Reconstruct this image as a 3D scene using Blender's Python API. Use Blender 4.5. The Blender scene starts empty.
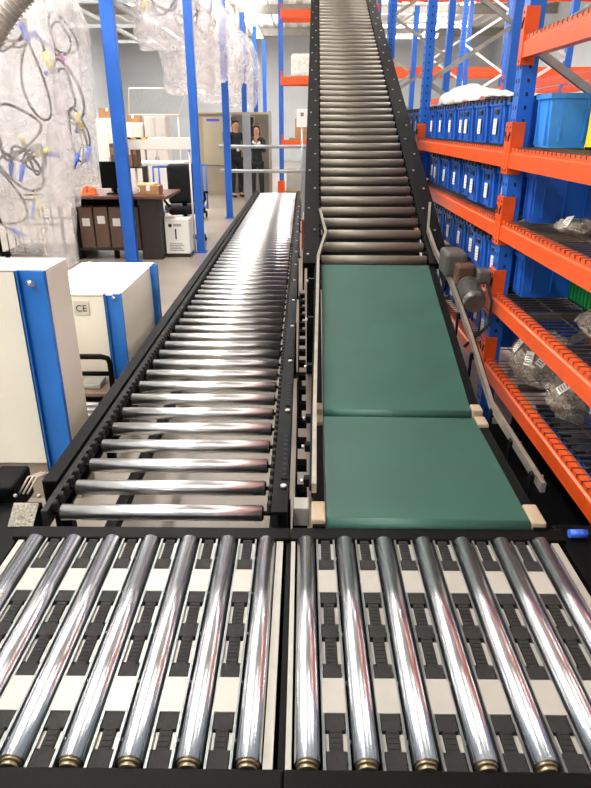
import bpy, bmesh, random
from math import *
from mathutils import Vector, Matrix, noise
random.seed(7)
S = bpy.context.scene
C = S.collection
PI = pi

# ------------------------------------------------------------------ materials
def lin(h):
    h = h.lstrip('#'); o = []
    for i in (0, 2, 4):
        v = int(h[i:i+2], 16)/255
        o.append(v/12.92 if v <= .04045 else ((v+.055)/1.055)**2.4)
    return o
def mat(name, col, rough=.5, metal=0., var=0., scale=8., bump=0., stretch=(1, 1, 1), alpha=1., emit=0., coat=0., spec=.5, bscale=None):
    m = bpy.data.materials.new(name); m.use_nodes = True
    N = m.node_tree.nodes; L = m.node_tree.links; b = N['Principled BSDF']
    c = lin(col)
    b.inputs['Base Color'].default_value = (*c, 1)
    b.inputs['Roughness'].default_value = rough
    b.inputs['Metallic'].default_value = metal
    b.inputs['Specular IOR Level'].default_value = spec
    if coat: b.inputs['Coat Weight'].default_value = coat
    if alpha < 1: b.inputs['Alpha'].default_value = alpha
    if emit:
        b.inputs['Emission Color'].default_value = (*c, 1); b.inputs['Emission Strength'].default_value = emit
    tc = N.new('ShaderNodeTexCoord'); mp = N.new('ShaderNodeMapping'); mp.inputs['Scale'].default_value = stretch
    L.new(tc.outputs['Object'], mp.inputs['Vector'])
    nz = N.new('ShaderNodeTexNoise'); nz.inputs['Scale'].default_value = scale; nz.inputs['Detail'].default_value = 5
    L.new(mp.outputs['Vector'], nz.inputs['Vector'])
    if var:
        r = N.new('ShaderNodeValToRGB')
        r.color_ramp.elements[0].position = .3; r.color_ramp.elements[1].position = .7
        r.color_ramp.elements[0].color = (*[max(0, x*(1-var)) for x in c], 1)
        r.color_ramp.elements[1].color = (*[min(1, x*(1+var)) for x in c], 1)
        L.new(nz.outputs['Fac'], r.inputs['Fac']); L.new(r.outputs['Color'], b.inputs['Base Color'])
        q = N.new('ShaderNodeMapRange'); q.inputs['To Min'].default_value = max(.02, rough*(1-var)); q.inputs['To Max'].default_value = min(1, rough*(1+var))
        L.new(nz.outputs['Fac'], q.inputs['Value']); L.new(q.outputs['Result'], b.inputs['Roughness'])
    if bump:
        n2 = N.new('ShaderNodeTexNoise'); n2.inputs['Scale'].default_value = bscale or scale*3; n2.inputs['Detail'].default_value = 4
        L.new(mp.outputs['Vector'], n2.inputs['Vector'])
        bp = N.new('ShaderNodeBump'); bp.inputs['Strength'].default_value = bump; bp.inputs['Distance'].default_value = .01
        L.new(n2.outputs['Fac'], bp.inputs['Height']); L.new(bp.outputs['Normal'], b.inputs['Normal'])
    return m

ROLL = mat('zinc_roller_steel', '#f0f2f2', .3, 1., .04, 5, 0, (.3, 30, 30))
ROLLY = mat('polished_roller_steel', '#dfe3e8', .24, 1., .05, 6, 0, (30, .4, 30))
ROLLG = mat('dull_roller_sleeve', '#736b60', .5, .3, .1, 3, 0)
GALV = mat('galvanised_steel', '#c9cbc8', .32, .9, .15, 25, .1)
GALVD = mat('dull_galvanised_steel', '#84898a', .4, .8, .15, 25, .1)
RAILM = mat('rail_steel', '#b5b0a4', .38, .8, .15, 20, .08)
BLK = mat('black_painted_steel', '#08090a', .55, 0, .15, 14, .03, spec=.1)
BLKR = mat('black_rubber', '#0d0c0b', .8, 0, .3, 30, .2)
BELT = mat('green_conveyor_belt', '#1d4a40', .5, 0, .14, 5, .15, (1, 1, 1), bscale=300)
PLATE = mat('white_cover_plate', '#a09d95', .38, .1, .05, 10)
BEIGE = mat('beige_end_cap', '#a3917a', .5, 0, .08, 12)
CREAM = mat('cream_cabinet_paint', '#e9e3d3', .42, 0, .03, 3)
CREAMT = mat('white_lid_paint', '#f1efe6', .35, 0, .03, 3)
TAUPE = mat('taupe_plinth', '#9a8c7c', .5, 0, .05, 6)
BLUE = mat('blue_paint', '#1f6fc4', .42, .05, .08, 6, .03)
BLUED = mat('blue_upright_paint', '#1f62c2', .38, .05, .08, 5, .02)
SLOT = mat('slot_shadow_black', '#0b1224', .8)
ORNG = mat('orange_beam_paint', '#df5218', .36, .05, .1, 7, .03)
ORNGD = mat('dark_orange_plate', '#c84a14', .45, .05, .15, 9, .03)
WIRE = mat('deck_wire_zinc', '#8a8276', .35, .9, .15, 30)
BIN = mat('blue_bin_plastic', '#1c5cba', .4, 0, .1, 4, .02)
BINL = mat('dark_lid_plastic', '#1a1d2c', .45, 0, .2, 10)
BINL2 = mat('light_blue_plastic', '#3c92e6', .4, 0, .05, 4)
YEL = mat('yellow_plastic', '#efd71e', .45, 0, .05, 4)
GRN = mat('green_crate_plastic', '#0f6a33', .42, 0, .08, 6)
PAPER = mat('white_paper', '#f2f0ea', .7, 0, .02, 5)
PRINT = mat('black_print', '#18181a', .6)
CARD = mat('brown_cardboard', '#a97f55', .8, 0, .1, 6, .05)
FILE = mat('dark_brown_board', '#6e5546', .75, 0, .15, 6)
WOOD = mat('reddish_desk_wood', '#6b4034', .4, 0, .15, 4, .02, (1, 8, 8))
DESK = mat('dark_desk_side', '#2f2723', .55, 0, .1, 4)
CONC = mat('sealed_concrete', '#9a9086', .3, 0, .18, 1.3, .08, (1, 1, 1), bscale=12)
WALLM = mat('pale_wall', '#c2c6cb', .8, 0, .04, 1.5)
CEILM = mat('grey_roof_sheet', '#dedcda', .6, 0, .06, 2)
MOTOR = mat('grey_motor_casing', '#5c5c58', .42, .4, .15, 18, .2)
RUST = mat('brown_gear_casing', '#5a4034', .5, .3, .2, 14, .1)
DUCT = mat('white_duct_paint', '#ebe4dc', .5, 0, .05, 3)
PANEL = mat('beige_partition', '#a0957f', .6, 0, .06, 1.5)
PANELD = mat('dark_beige_partition', '#7a7264', .6, 0, .06, 1.5)
DARKW = mat('dark_window_glass', '#2a2822', .2)
FAB = mat('black_fabric', '#0e0f12', .85, 0, .3, 20, .2)
JACK = mat('dark_work_jacket', '#17201f', .8, 0, .3, 15, .1)
SKIN = mat('skin', '#b9876a', .55, 0, .05, 10)
HAIR = mat('dark_brown_hair', '#1d120d', .6, 0, .3, 30, .4)
TROU = mat('dark_trousers', '#14161c', .8, 0, .2, 12)
BRACE = mat('grey_brace_zinc', '#a7a39b', .45, .6, .15, 12)
WBRACE = mat('white_brace', '#e8e6e2', .5, .1, .05, 12)
REDP = mat('red_pink_plastic', '#b05aa0', .4)
LILAC = mat('violet_plug', '#5a54c8', .4)
BLUEP = mat('blue_plug', '#3c6ee8', .35)
YELP = mat('yellow_plug', '#f2e26a', .4)
CABB = mat('grey_brown_cable', '#3e332c', .5)
CABW = mat('pale_cable', '#b9aaa0', .5)
BRASS = mat('brass_collar', '#8c8068', .35, .9)
EMIT = mat('lamp_diffuser', '#fff7e8', .5, emit=9.)
ALU = mat('brushed_grey_tube', '#a9adb0', .35, .7, .08, 12)

def plastic(name, col, alpha, rough=.18, bsc=9, bstr=.9):
    m = bpy.data.materials.new(name); m.use_nodes = True
    N = m.node_tree.nodes; L = m.node_tree.links; b = N['Principled BSDF']
    b.inputs['Base Color'].default_value = (*lin(col), 1); b.inputs['Roughness'].default_value = rough
    tc = N.new('ShaderNodeTexCoord')
    n1 = N.new('ShaderNodeTexNoise'); n1.inputs['Scale'].default_value = bsc; n1.inputs['Detail'].default_value = 6; n1.inputs['Distortion'].default_value = 1.5
    L.new(tc.outputs['Object'], n1.inputs['Vector'])
    bp = N.new('ShaderNodeBump'); bp.inputs['Strength'].default_value = bstr; bp.inputs['Distance'].default_value = .04
    L.new(n1.outputs['Fac'], bp.inputs['Height']); L.new(bp.outputs['Normal'], b.inputs['Normal'])
    r = N.new('ShaderNodeMapRange'); r.inputs['From Min'].default_value = .35; r.inputs['From Max'].default_value = .65
    r.inputs['To Min'].default_value = max(0, alpha-.18); r.inputs['To Max'].default_value = min(1, alpha+.22)
    L.new(n1.outputs['Fac'], r.inputs['Value']); L.new(r.outputs['Result'], b.inputs['Alpha'])
    return m
BAGM = plastic('milky_plastic_film', '#efeaea', .32, .3, 2.6, .3)
BAGC = plastic('clear_plastic_film', '#b9af9f', .5, .1, 22, 1.)
SHEET = plastic('white_plastic_sheet', '#f2efe8', .85, .3)

# safety tape (yellow / black diagonal stripes), vest stripes
def tape_mat():
    m = bpy.data.materials.new('hazard_tape'); m.use_nodes = True
    N = m.node_tree.nodes; L = m.node_tree.links; b = N['Principled BSDF']
    tc = N.new('ShaderNodeTexCoord'); w = N.new('ShaderNodeTexWave'); w.inputs['Scale'].default_value = 4.5; w.bands_direction = 'DIAGONAL'
    r = N.new('ShaderNodeValToRGB'); r.color_ramp.interpolation = 'CONSTANT'
    r.color_ramp.elements[0].color = (*lin('#1b1a18'), 1); r.color_ramp.elements[1].position = .5; r.color_ramp.elements[1].color = (*lin('#e8c63a'), 1)
    L.new(tc.outputs['Object'], w.inputs['Vector']); L.new(w.outputs['Fac'], r.inputs['Fac']); L.new(r.outputs['Color'], b.inputs['Base Color'])
    return m
TAPE = tape_mat()

# ------------------------------------------------------------------ mesh builder
ORG = {}
class MB:
    def __init__(s): s.bm = bmesh.new(); s.mi = 0; s.M = Matrix.Identity(4)
    def f(s, vs, sm=False):
        try: fc = s.bm.faces.new(vs)
        except ValueError: return
        fc.material_index = s.mi; fc.smooth = sm
    def v(s, p): return s.bm.verts.new(s.M @ Vector(p))
    def box(s, a, b, R=None):
        x0, y0, z0 = a; x1, y1, z1 = b
        P = [(x0,y0,z0),(x1,y0,z0),(x1,y1,z0),(x0,y1,z0),(x0,y0,z1),(x1,y0,z1),(x1,y1,z1),(x0,y1,z1)]
        if R is not None: P = [R @ Vector(p) for p in P]
        v = [s.v(p) for p in P]
        for q in ((0,3,2,1),(4,5,6,7),(0,1,5,4),(1,2,6,5),(2,3,7,6),(3,0,4,7)): s.f([v[i] for i in q])
        return s
    def bbox(s, a, b, e=.004, R=None, seg=2):      # bevelled box
        t = bmesh.new(); bmesh.ops.create_cube(t, size=1)
        for w in t.verts: w.co = Vector([(a[i]+b[i])/2 + w.co[i]*(b[i]-a[i]) for i in range(3)])
        bmesh.ops.bevel(t, geom=t.edges[:], offset=e, segments=seg, affect='EDGES', profile=.5)
        mp = {}
        for w in t.verts: mp[w] = s.v(R @ w.co if R is not None else w.co)
        for fc in t.faces: s.f([mp[w] for w in fc.verts])
        t.free(); return s
    def cyl(s, p0, p1, r, n=16, r1=None, cap=True, sm=True):
        p0 = Vector(p0); p1 = Vector(p1); d = (p1-p0).normalized()
        u = d.orthogonal().normalized(); w = d.cross(u); r1 = r if r1 is None else r1
        A = [s.v(p0+(u*cos(2*PI*i/n)+w*sin(2*PI*i/n))*r) for i in range(n)]
        B = [s.v(p1+(u*cos(2*PI*i/n)+w*sin(2*PI*i/n))*r1) for i in range(n)]
        for i in range(n): s.f([A[i], A[(i+1)%n], B[(i+1)%n], B[i]], sm)
        if cap: s.f(A[::-1]); s.f(B)
        return s
    def tube(s, pts, r, n=8, sm=True):
        pts = [Vector(p) for p in pts]; rings = []; u = None
        for i, p in enumerate(pts):
            d = (pts[min(i+1, len(pts)-1)] - pts[max(i-1, 0)]).normalized()
            if u is None: u = d.orthogonal().normalized()
            u = (u - d*u.dot(d)); u = u.normalized() if u.length > 1e-5 else d.orthogonal().normalized()
            w = d.cross(u)
            rings.append([s.v(p+(u*cos(2*PI*k/n)+w*sin(2*PI*k/n))*r) for k in range(n)])
        for a, b in zip(rings, rings[1:]):
            for k in range(n): s.f([a[k], a[(k+1)%n], b[(k+1)%n], b[k]], sm)
        s.f(rings[0][::-1]); s.f(rings[-1]); return s
    def bar(s, p0, p1, w, h, up=(0, 0, 1)):        # rectangular bar between two points
        p0 = Vector(p0); p1 = Vector(p1); d = (p1-p0).normalized(); up = Vector(up)
        sd = d.cross(up).normalized(); u = sd.cross(d)
        q = lambda p: [s.v(p+sd*a*w/2+u*b*h/2) for a, b in ((-1,-1),(1,-1),(1,1),(-1,1))]
        A = q(p0); B = q(p1)
        for i in range(4): s.f([A[i], A[(i+1)%4], B[(i+1)%4], B[i]])
        s.f(A[::-1]); s.f(B); return s
    def ext(s, prof, a, b, f):                     # extrude a 2-D profile: f(u,v,t)->point
        A = [s.v(f(u, v, a)) for u, v in prof]; B = [s.v(f(u, v, b)) for u, v in prof]; n = len(prof)
        for i in range(n): s.f([A[i], A[(i+1)%n], B[(i+1)%n], B[i]])
        s.f(A[::-1]); s.f(B); return s
    def lathe(s, prof, c=(0, 0, 0), n=20):
        rings = [[s.v((c[0]+r*cos(2*PI*k/n), c[1]+r*sin(2*PI*k/n), c[2]+z)) for k in range(n)] for r, z in prof]
        for a, b in zip(rings, rings[1:]):
            for k in range(n): s.f([a[k], a[(k+1)%n], b[(k+1)%n], b[k]], True)
        s.f(rings[0][::-1]); s.f(rings[-1]); return s
    def mesh(s, name, mats):
        bmesh.ops.recalc_face_normals(s.bm, faces=s.bm.faces[:])
        me = bpy.data.meshes.new(name); s.bm.to_mesh(me); s.bm.free()
        for m in (mats if isinstance(mats, (list, tuple)) else [mats]): me.materials.append(m)
        return me
    def build(s, name, mats, parent=None, world=False, loc=None):
        """world=True: geometry was given in world coordinates; it is moved into the parent's frame (parents made at rotation 0)."""
        if world and parent is not None:
            bmesh.ops.translate(s.bm, verts=s.bm.verts[:], vec=-ORG[parent])
        o = bpy.data.objects.new(name, s.mesh(name, mats)); C.objects.link(o)
        if parent is not None:
            o.parent = parent; ORG[o] = ORG.get(parent, Vector())
        else: ORG[o] = Vector()
        if loc: o.location = loc
        return o
def tag(o, label=None, cat=None, group=None, kind=None):
    if label: o['label'] = label
    if cat: o['category'] = cat
    if group: o['group'] = group
    if kind: o['kind'] = kind
    return o
def thing(name, label, cat, loc=(0, 0, 0), rz=0, group=None):
    o = bpy.data.objects.new(name, None); C.objects.link(o); o.location = loc; o.rotation_euler = (0, 0, rz)
    o.empty_display_size = .1; ORG[o] = Vector(loc)
    return tag(o, label, cat, group)
def inst(src, parent, loc, rot=None):              # another part sharing the mesh of src
    o = src.copy(); C.objects.link(o); o.parent = parent; o.location = loc
    if rot: o.rotation_euler = rot
    return o
def dup(root, loc, label, rz=None, group=None):
    r = root.copy(); C.objects.link(r); r.location = loc; r['label'] = label
    if rz is not None: r.rotation_euler[2] = rz
    if group: r['group'] = group
    for ch in list(root.children):
        c = ch.copy(); C.objects.link(c); c.parent = r
        for g in list(ch.children):
            d = g.copy(); C.objects.link(d); d.parent = c
    return r
def text(s, size, name, m, parent, M, ext=.0008):
    cu = bpy.data.curves.new(name, 'FONT'); cu.body = s; cu.size = size; cu.extrude = ext; cu.align_x = 'CENTER'; cu.align_y = 'CENTER'
    t = bpy.data.objects.new('tmp', cu); C.objects.link(t); bpy.context.view_layer.update()
    me = bpy.data.meshes.new_from_object(t.evaluated_get(bpy.context.evaluated_depsgraph_get()))
    bpy.data.objects.remove(t); me.transform(M); me.materials.clear(); me.materials.append(m)
    o = bpy.data.objects.new(name, me); C.objects.link(o); o.parent = parent; return o
ORD = ['first', 'second', 'third', 'fourth', 'fifth', 'sixth', 'seventh', 'eighth', 'ninth', 'tenth', 'eleventh', 'twelfth', 'thirteenth']

# ------------------------------------------------------------------ the hall
def struct(name, mb, m): o = mb.build(name, m); o['kind'] = 'structure'; return o
XL, XR, Y0, Y1, ZC = -9., 9., -4., 34., 5.6
struct('floor', MB().box((XL-.2, Y0, -.1), (XR+.2, Y1+.2, 0)), CONC)
struct('wall_back', MB().box((XL-.2, Y1, 0), (XR+.2, Y1+.2, ZC+.2)), WALLM)
struct('wall_left', MB().box((XL-.2, Y0, 0), (XL, Y1, ZC+.2)), WALLM)
struct('wall_right', MB().box((XR, Y0, 0), (XR+.2, Y1, ZC+.2)), WALLM)
mb = MB(); x = XL; prof = []
while x < XR-.01:
    prof += [(x, ZC), (x+.2, ZC), (x+.25, ZC+.05), (x+.45, ZC+.05)]; x += .5
prof += [(XR, ZC), (XR, ZC+.12), (XL, ZC+.12)]
mb.ext(prof, Y0, Y1, lambda u, v, t: (u, t, v)); struct('ceiling', mb, CEILM)
for i, y in enumerate((2., 8., 14., 20., 26., 32.)):
    mb = MB(); mb.box((XL, y-.1, ZC-.3), (XR, y+.1, ZC-.27)); mb.box((XL, y-.1, ZC-.03), (XR, y+.1, ZC)); mb.box((XL, y-.01, ZC-.27), (XR, y+.01, ZC-.03))
    struct('trim_%d' % (i+1), mb, BRACE)

# ------------------------------------------------------------------ ceiling lamps (fixtures and their light; the one over the right racks is added)
def lamp(x, y, w, l, power, label, z=ZC-.55):
    t = thing('ceiling_light', label, 'ceiling light', (x, y, z), 0, 'strip lights under the roof')
    MB().bbox((-w/2-.03, -l/2-.03, .03), (w/2+.03, l/2+.03, .11), .01).build('housing', GALV, t)
    MB().bbox((-w/2, -l/2, .0), (w/2, l/2, .03), .008).build('diffuser', EMIT, t)
    for s in (-1, 1): MB().cyl((0, s*l*.35, .1), (0, s*l*.35, ZC-z), .008, 6).build('hanger', GALV, t)
    ld = bpy.data.lights.new('lamp', 'AREA'); ld.shape = 'RECTANGLE'; ld.size = w; ld.size_y = l; ld.energy = power; ld.color = (1, .97, .92)
    lo = bpy.data.objects.new('lamp_glow', ld); C.objects.link(lo); lo.location = (x, y, z-.02)
    lu = bpy.data.lights.new('lamp_up', 'AREA'); lu.shape = 'RECTANGLE'; lu.size = w; lu.size_y = l; lu.energy = power*1.1; lu.color = (1, .97, .92)
    uo = bpy.data.objects.new('lamp_uplight', lu); C.objects.link(uo); uo.location = (x, y, z+.13); uo.rotation_euler = (PI, 0, 0)
for (x, side, pw) in ((-5.2, 'far left', 230), (-1.9, 'left aisle', 290), (5.0, 'far right', 110)):
    for k, y in enumerate((-1.2, 5.5, 12.5, 20, 28)):
        lamp(x, y, .35, 5.2, pw, 'long white strip light, %s row, %s from the camera' % (side, ORD[k]))
for k, (y, pw) in enumerate(((-1.2, 30), (14, 15), (21, 70))):
    lamp(1.6, y, .35, 4.2, pw, 'long white strip light, row above the incline, %s from the camera' % ORD[k])
for k, (x, y) in enumerate(((3.4, 22.), (3.2, 26.))):
    lamp(x, y, 3.2, .45, 200, 'bright crosswise strip light behind the right racks, %s one' % ('nearer', 'farther')[k], 4.4+.15*k)

lamp(4.2, 9., 2.8, .45, 300, 'added unseen crosswise strip light brightening the upper right racks', 4.75)  # extra lamp out of view, added to brighten the upper racks
# ------------------------------------------------------------------ roller meshes
def roller_x(w, r, name='roller', m=ROLL, shaft=True):   # axis along x, centred
    b = MB(); n = 20
    b.cyl((-w/2, 0, 0), (w/2, 0, 0), r, n)
    b.mi = 1
    if shaft:
        for s in (-1, 1):
            b.cyl((s*w/2, 0, 0), (s*(w/2+.004), 0, 0), r*.86, n); b.cyl((s*w/2, 0, 0), (s*(w/2+.028), 0, 0), r*.3, 8)
    return b
# ------------------------------------------------------------------ transfer tables in front
T = .5; RR = .0265
def table(name, label, xs, x0, x1, strips):
    t = thing(name, label, 'transfer table', ((x0+x1)/2, 1.25, 0))
    # frame: front beam, back beam, side beams
    b = MB()
    b.bbox((x0, .775, .34), (x1, .848, .490), .005)
    b.bbox((x0, 1.606, .34), (x1, 1.665, .482), .005)
    b.box((x0, .838, .34), (x0+.012, 1.606, .468)); b.box((x1-.012, .838, .34), (x1, 1.606, .468))
    b.build('frame', BLK, t, True)
    b = MB(); b.box((x0+.013, .84, .345), (x1-.013, 1.604, .355)); b.build('bottom_pan', BLK, t, True)
    for px in (x0+.04, x1-.04):
        for py in (.81, 1.63):
            b = MB(); b.box((px-.022, py-.022, .012), (px+.022, py+.022, .34)); b.cyl((px, py, 0), (px, py, .014), .035, 14); b.build('leg', BLK, t, True)
    for (a, c) in strips:
        b = MB(); b.box((a, .842, .45), (c, 1.602, .474)); b.build('side_strip', PLATE, t, True)
    # rollers
    b = MB(); y0, y1 = .866, 1.597
    L2 = (y1-y0)/2
    b.cyl((0, -L2, 0), (0, L2, 0), RR, 32)
    b.mi = 1
    for s in (-1, 1):
        b.cyl((0, s*L2, 0), (0, s*(L2+.006), 0), RR*.9, 24, RR*.8)
    b.cyl((0, -L2-.006, 0), (0, -L2-.016, 0), RR*.74, 20)
    b.mi = 2; b.cyl((0, L2, 0), (0, L2+.009, 0), .007, 8)
    src = None
    for x in xs:
        loc = (x-(x0+x1)/2, (y0+y1)/2-1.25, T-RR)
        if src is None: src = b.build('roller', [ROLLY, BRASS, GALV], t, loc=loc)
        else: inst(src, t, loc)
    # transfer channels between neighbouring rollers
    src = None
    for xa, xb in zip(xs, xs[1:]):
        xm = (xa+xb)/2; w = (xb-xa)/2-RR-.0065
        cx = xm-(x0+x1)/2
        if src is None:
            b = MB()
            b.box((-w, -.404, -.012), (w, .35, 0-.008))
            for s in (-1, 1):
                b.box((s*w-.0015, -.404, -.05), (s*w+.0015, .352, .012))
                b.box((min(s*w, s*(w-.004)), -.404, .0105), (max(s*w, s*(w-.004)), .352, .012))
            for k in range(5):
                yy = -.33+k*.15; b.cyl((w+.0015, yy, .002), (w+.005, yy, .002), .005, 8)
            b.mi = 1
            for (a, c) in ((1.515, 1.59), (1.255, 1.315), (1.125, 1.195), (.898, .938)):
                b.box((-w+.0015, a-1.25, -.008), (-w*.55, c-1.25, .004)); b.box((w*.55, a-1.25, -.008), (w-.0015, c-1.25, .004))
            ch = b.build('guide_channel', [GALVD, PLATE], t, loc=(cx, 0, T-.03))
            # narrow belt with wide shoes
            b = MB(); b.box((-w*.5, -.403, -.008), (w*.5, .351, .009))
            for (a, c) in ((1.458+.0, 1.505), (1.325, 1.366), (1.204, 1.242), (1.076, 1.113), (.941, .983), (.848, .893)):
                b.bbox((-w*.78, a-1.25, -.008), (w*.78, c-1.25, .0105), .001)
                b.cyl((w*.82, (a+c)/2-1.25, .004), (w*.92, (a+c)/2-1.25, .004), .003, 6)
            # toothing
            for k in range(60): b.box((-w*.4, -.4+k*.0125, .009), (w*.4, -.394+k*.0125, .0102))
            be = b.build('transfer_belt', BLKR, t, loc=(cx, 0, T-.03))
            pl = []
            for (a, c) in ((1.366, 1.458), (.983, 1.076)):
                b = MB(); b.bbox((-w*.97, a-1.25, .009), (w*.97, c-1.25, .0125), .001); pl.append(b.build('cover_plate', PLATE, t, loc=(cx, 0, T-.03)))
            src = [ch, be]+pl
        else:
            for o in src: inst(o, t, (cx, 0, T-.03))
    return t
xsL = [-.105-.1185*k for k in range(6, -1, -1)]; xsR = [.014+.1188*k for k in range(7)]
table('roller_transfer_table', 'left roller transfer table with zinc rollers, in front of the long roller conveyor', xsL, -.895, -.0335, ((-.0755, -.0555), (-.872, -.855)))
table('roller_transfer_table', 'right roller transfer table with zinc rollers and black belts, in front of the green belt', xsR, -.0325, .815, ((-.0305, -.0185), (.764, .785)))

# drive belts linking neighbouring roller ends on the right table belong to the table front: small round belts
# ------------------------------------------------------------------ long roller conveyor
LC = thing('roller_conveyor', 'long flat roller conveyor of shiny zinc rollers running to the back', 'roller conveyor', (-.46, 1.7, 0))
o0 = ORG[LC]
b = MB()
YE = 12.35
prL = [(-.9, .38), (-.835, .38), (-.835, .392), (-.888, .392), (-.888, .503), (-.85, .503), (-.85, .515), (-.9, .515)]
b.ext(prL, 1.88, YE, lambda u, v, t: (u, t, v)); b.build('side_frame', BLK, LC, True)
b = MB(); b.ext([(-.94-u if 0 else -.945-u, v) for u, v in prL], 1.70, YE, lambda u, v, t: (u, t, v)); b.build('side_frame', BLK, LC, True)
def guard(xa, xb, sgn):        # toothed chain guard beside the roller ends
    b = MB(); b.box((xa, 1.72, .44), (xb, YE-.02, .5))
    n = int((YE-1.8)/.053)
    for k in range(n):
        y = 1.76+k*.053; xx = xb if sgn > 0 else xa
        b.bbox((min(xx, xx+sgn*.016), y, .458), (max(xx, xx+sgn*.016), y+.026, .505), .004, seg=1)
    return b
guard(-.846, -.825, 1).build('chain_guard', BLKR, LC, True)
guard(-.098, -.077, -1).build('chain_guard', BLKR, LC, True)
b = roller_x(.662, .0265); src = b.build('roller', [ROLL, BLK], LC, loc=(0, .05, .4735)); src.location = (-.46-o0.x, 1.755-o0.y, .4735)
k = 1; y = 1.755+.155
while y < YE-.03:
    inst(src, LC, (-.46-o0.x, y-o0.y, .4735)); y += .1555; k += 1
# holed web plates and bolts on the right frame
for k in range(8):
    y = 1.9+k*.62
    b = MB(); b.box((-.072, y, .516), (-.05, y+.36, .519)); b.mi = 1
    for j in range(9): b.cyl((-.061, y+.03+j*.037, .519), (-.061, y+.03+j*.037, .5205), .008, 8)
    b.build('slotted_plate', [BLK, SLOT], LC, True)
for k in range(14):
    y = 1.85+k*.62
    MB().cyl((-.062, y, .515), (-.062, y, .524), .011, 6).build('bolt', GALV, LC, True)
    b = MB(); b.cyl((-.9, y+.2, .455), (-.93, y+.2, .455), .022, 10); b.cyl((-.9, y+.2, .455), (-.945, y+.2, .455), .01, 8); b.build('mounting_knob', BLK, LC, True)
for y in (1.95, 4.2, 6.4, 8.6, 10.8, 12.2):
    for x in (-.87, -.07):
        b = MB(); b.box((x-.03, y-.02, .01), (x+.03, y+.02, .392)); b.box((x-.045, y-.05, 0), (x+.045, y+.05, .01)); b.build('leg', BLK, LC, True)
    MB().box((-.84, y-.015, .15), (-.10, y+.015, .19)).build('cross_brace', BLK, LC, True)
# under-carriage seen through the rollers
b = MB(); b.box((-.7, 1.8, .3), (-.66, 3.2, .34)); b.build('cable_duct', BLK, LC, True)

# corner drive unit left of the table
DU = thing('drive_unit', 'black drive unit with galvanised plate at the near left corner of the roller conveyor', 'drive unit', (-1.02, 1.7, 0))
b = MB(); b.bbox((-1.2, 1.45, .3), (-.905, 1.87, .44), .008); b.box((-1.15, 1.5, 0), (-.95, 1.8, .3)); b.build('housing', BLK, DU, True)
b = MB(); b.bbox((-1.11, 1.86, .38), (-1.0, 2.02, .5), .01); b.build('terminal_box', BLK, DU, True)
b = MB(); Rr = Matrix.Translation((-.92, 1.75, .465)) @ Matrix.Rotation(radians(-55), 4, 'X')
b.bbox((-.042, -.002, -.042), (.042, .004, .042), .002, Rr)
for sx in (-1, 1):
    for sz in (-1, 1): b.cyl(Rr @ Vector((sx*.04, .0, sz*.065)), Rr @ Vector((sx*.04, -.01, sz*.065)), .006, 8)
b.build('perforated_plate', mat('knurled_zinc', '#b3aea0', .35, .8, .5, 120, .8), DU, True)
b = MB(); b.cyl((-1.16, 1.80, .475), (-1.045, 1.84, .475), .017, 14); b.build('blue_cable_gland', BLUE, DU, True)['label'] = 'blue plug'
b = MB(); b.cyl((-1.2, 1.78, .46), (-1.14, 1.8, .47), .014, 12); b.build('red_cable_gland', mat('red_plug', '#a02a34', .4), DU, True)['label'] = 'red plug'
for k in range(3):
    b = MB(); b.tube([(-1.0+k*.015, 1.9, .45), (-.98+k*.016, 1.95, .49), (-.955+k*.015, 2.0, .48), (-.94+k*.01, 2.04, .40)], .004, 6); b.build('cable', CABW, DU, True)

# ------------------------------------------------------------------ belt line (slightly turned: local frame, yaw -0.9 deg about its near end)
RZ = -radians(.92); BO = Vector((.08, 1.665, 0))
BW = .643                                            # belt width
def bl(name, label, cat): return thing(name, label, cat, BO, RZ)
# flat belt
FB = bl('flat_belt_conveyor', 'short flat green belt conveyor directly behind the right roller table', 'belt conveyor')
def belt_loop(y0, z0, y1, z1, r):                     # closed belt around two end rollers, local coordinates
    d = Vector((0, y1-y0, z1-z0)).normalized(); n = Vector((0, -d.z, d.y)); pts = []
    a = Vector((0, y0, z0)); c = Vector((0, y1, z1))
    for i in range(9): t = PI/2+PI*i/8; pts.append(a + d*cos(t)*r + n*sin(t)*r)
    for i in range(9): t = -PI/2+PI*i/8; pts.append(c + d*cos(t)*r + n*sin(t)*r)
    b = MB(); A = [b.v((.0, p.y, p.z)) for p in pts]; B = [b.v((BW, p.y, p.z)) for p in pts]; m = len(pts)
    for i in range(m): b.f([A[i], B[i], B[(i+1)%m], A[(i+1)%m]], i not in (8, 17))
    b.f(A); b.f(B[::-1]); return b
rb = .028
belt_loop(rb+.005, T-rb-.002, .785, T-rb-.002, rb).build('belt', BELT, FB)
for s, xa in ((-1, -.045), (1, BW+.005)):
    MB().bbox((xa, .0, .32), (xa+.04, .80, T-.012), .003).build('side_frame', BLK, FB)
    for ya, yb in ((.01, .12), (.72, .80)):
        MB().bbox((xa-.004, ya, T-.05), (xa+.042, yb, T+.004), .006).build('end_cap', BEIGE, FB)
    for yy in (.08, .72):
        MB().box((xa, yy-.02, 0), (xa+.04, yy+.02, .32)).build('leg', BLK, FB)
MB().box((-.04, .0, .36), (BW+.04, .004, .44)).build('front_plate', BLK, FB)
MB().cyl((0, .012, T-.06), (BW, .012, T-.06), .009, 12).build('idler_shaft', GALV, FB)
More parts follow.
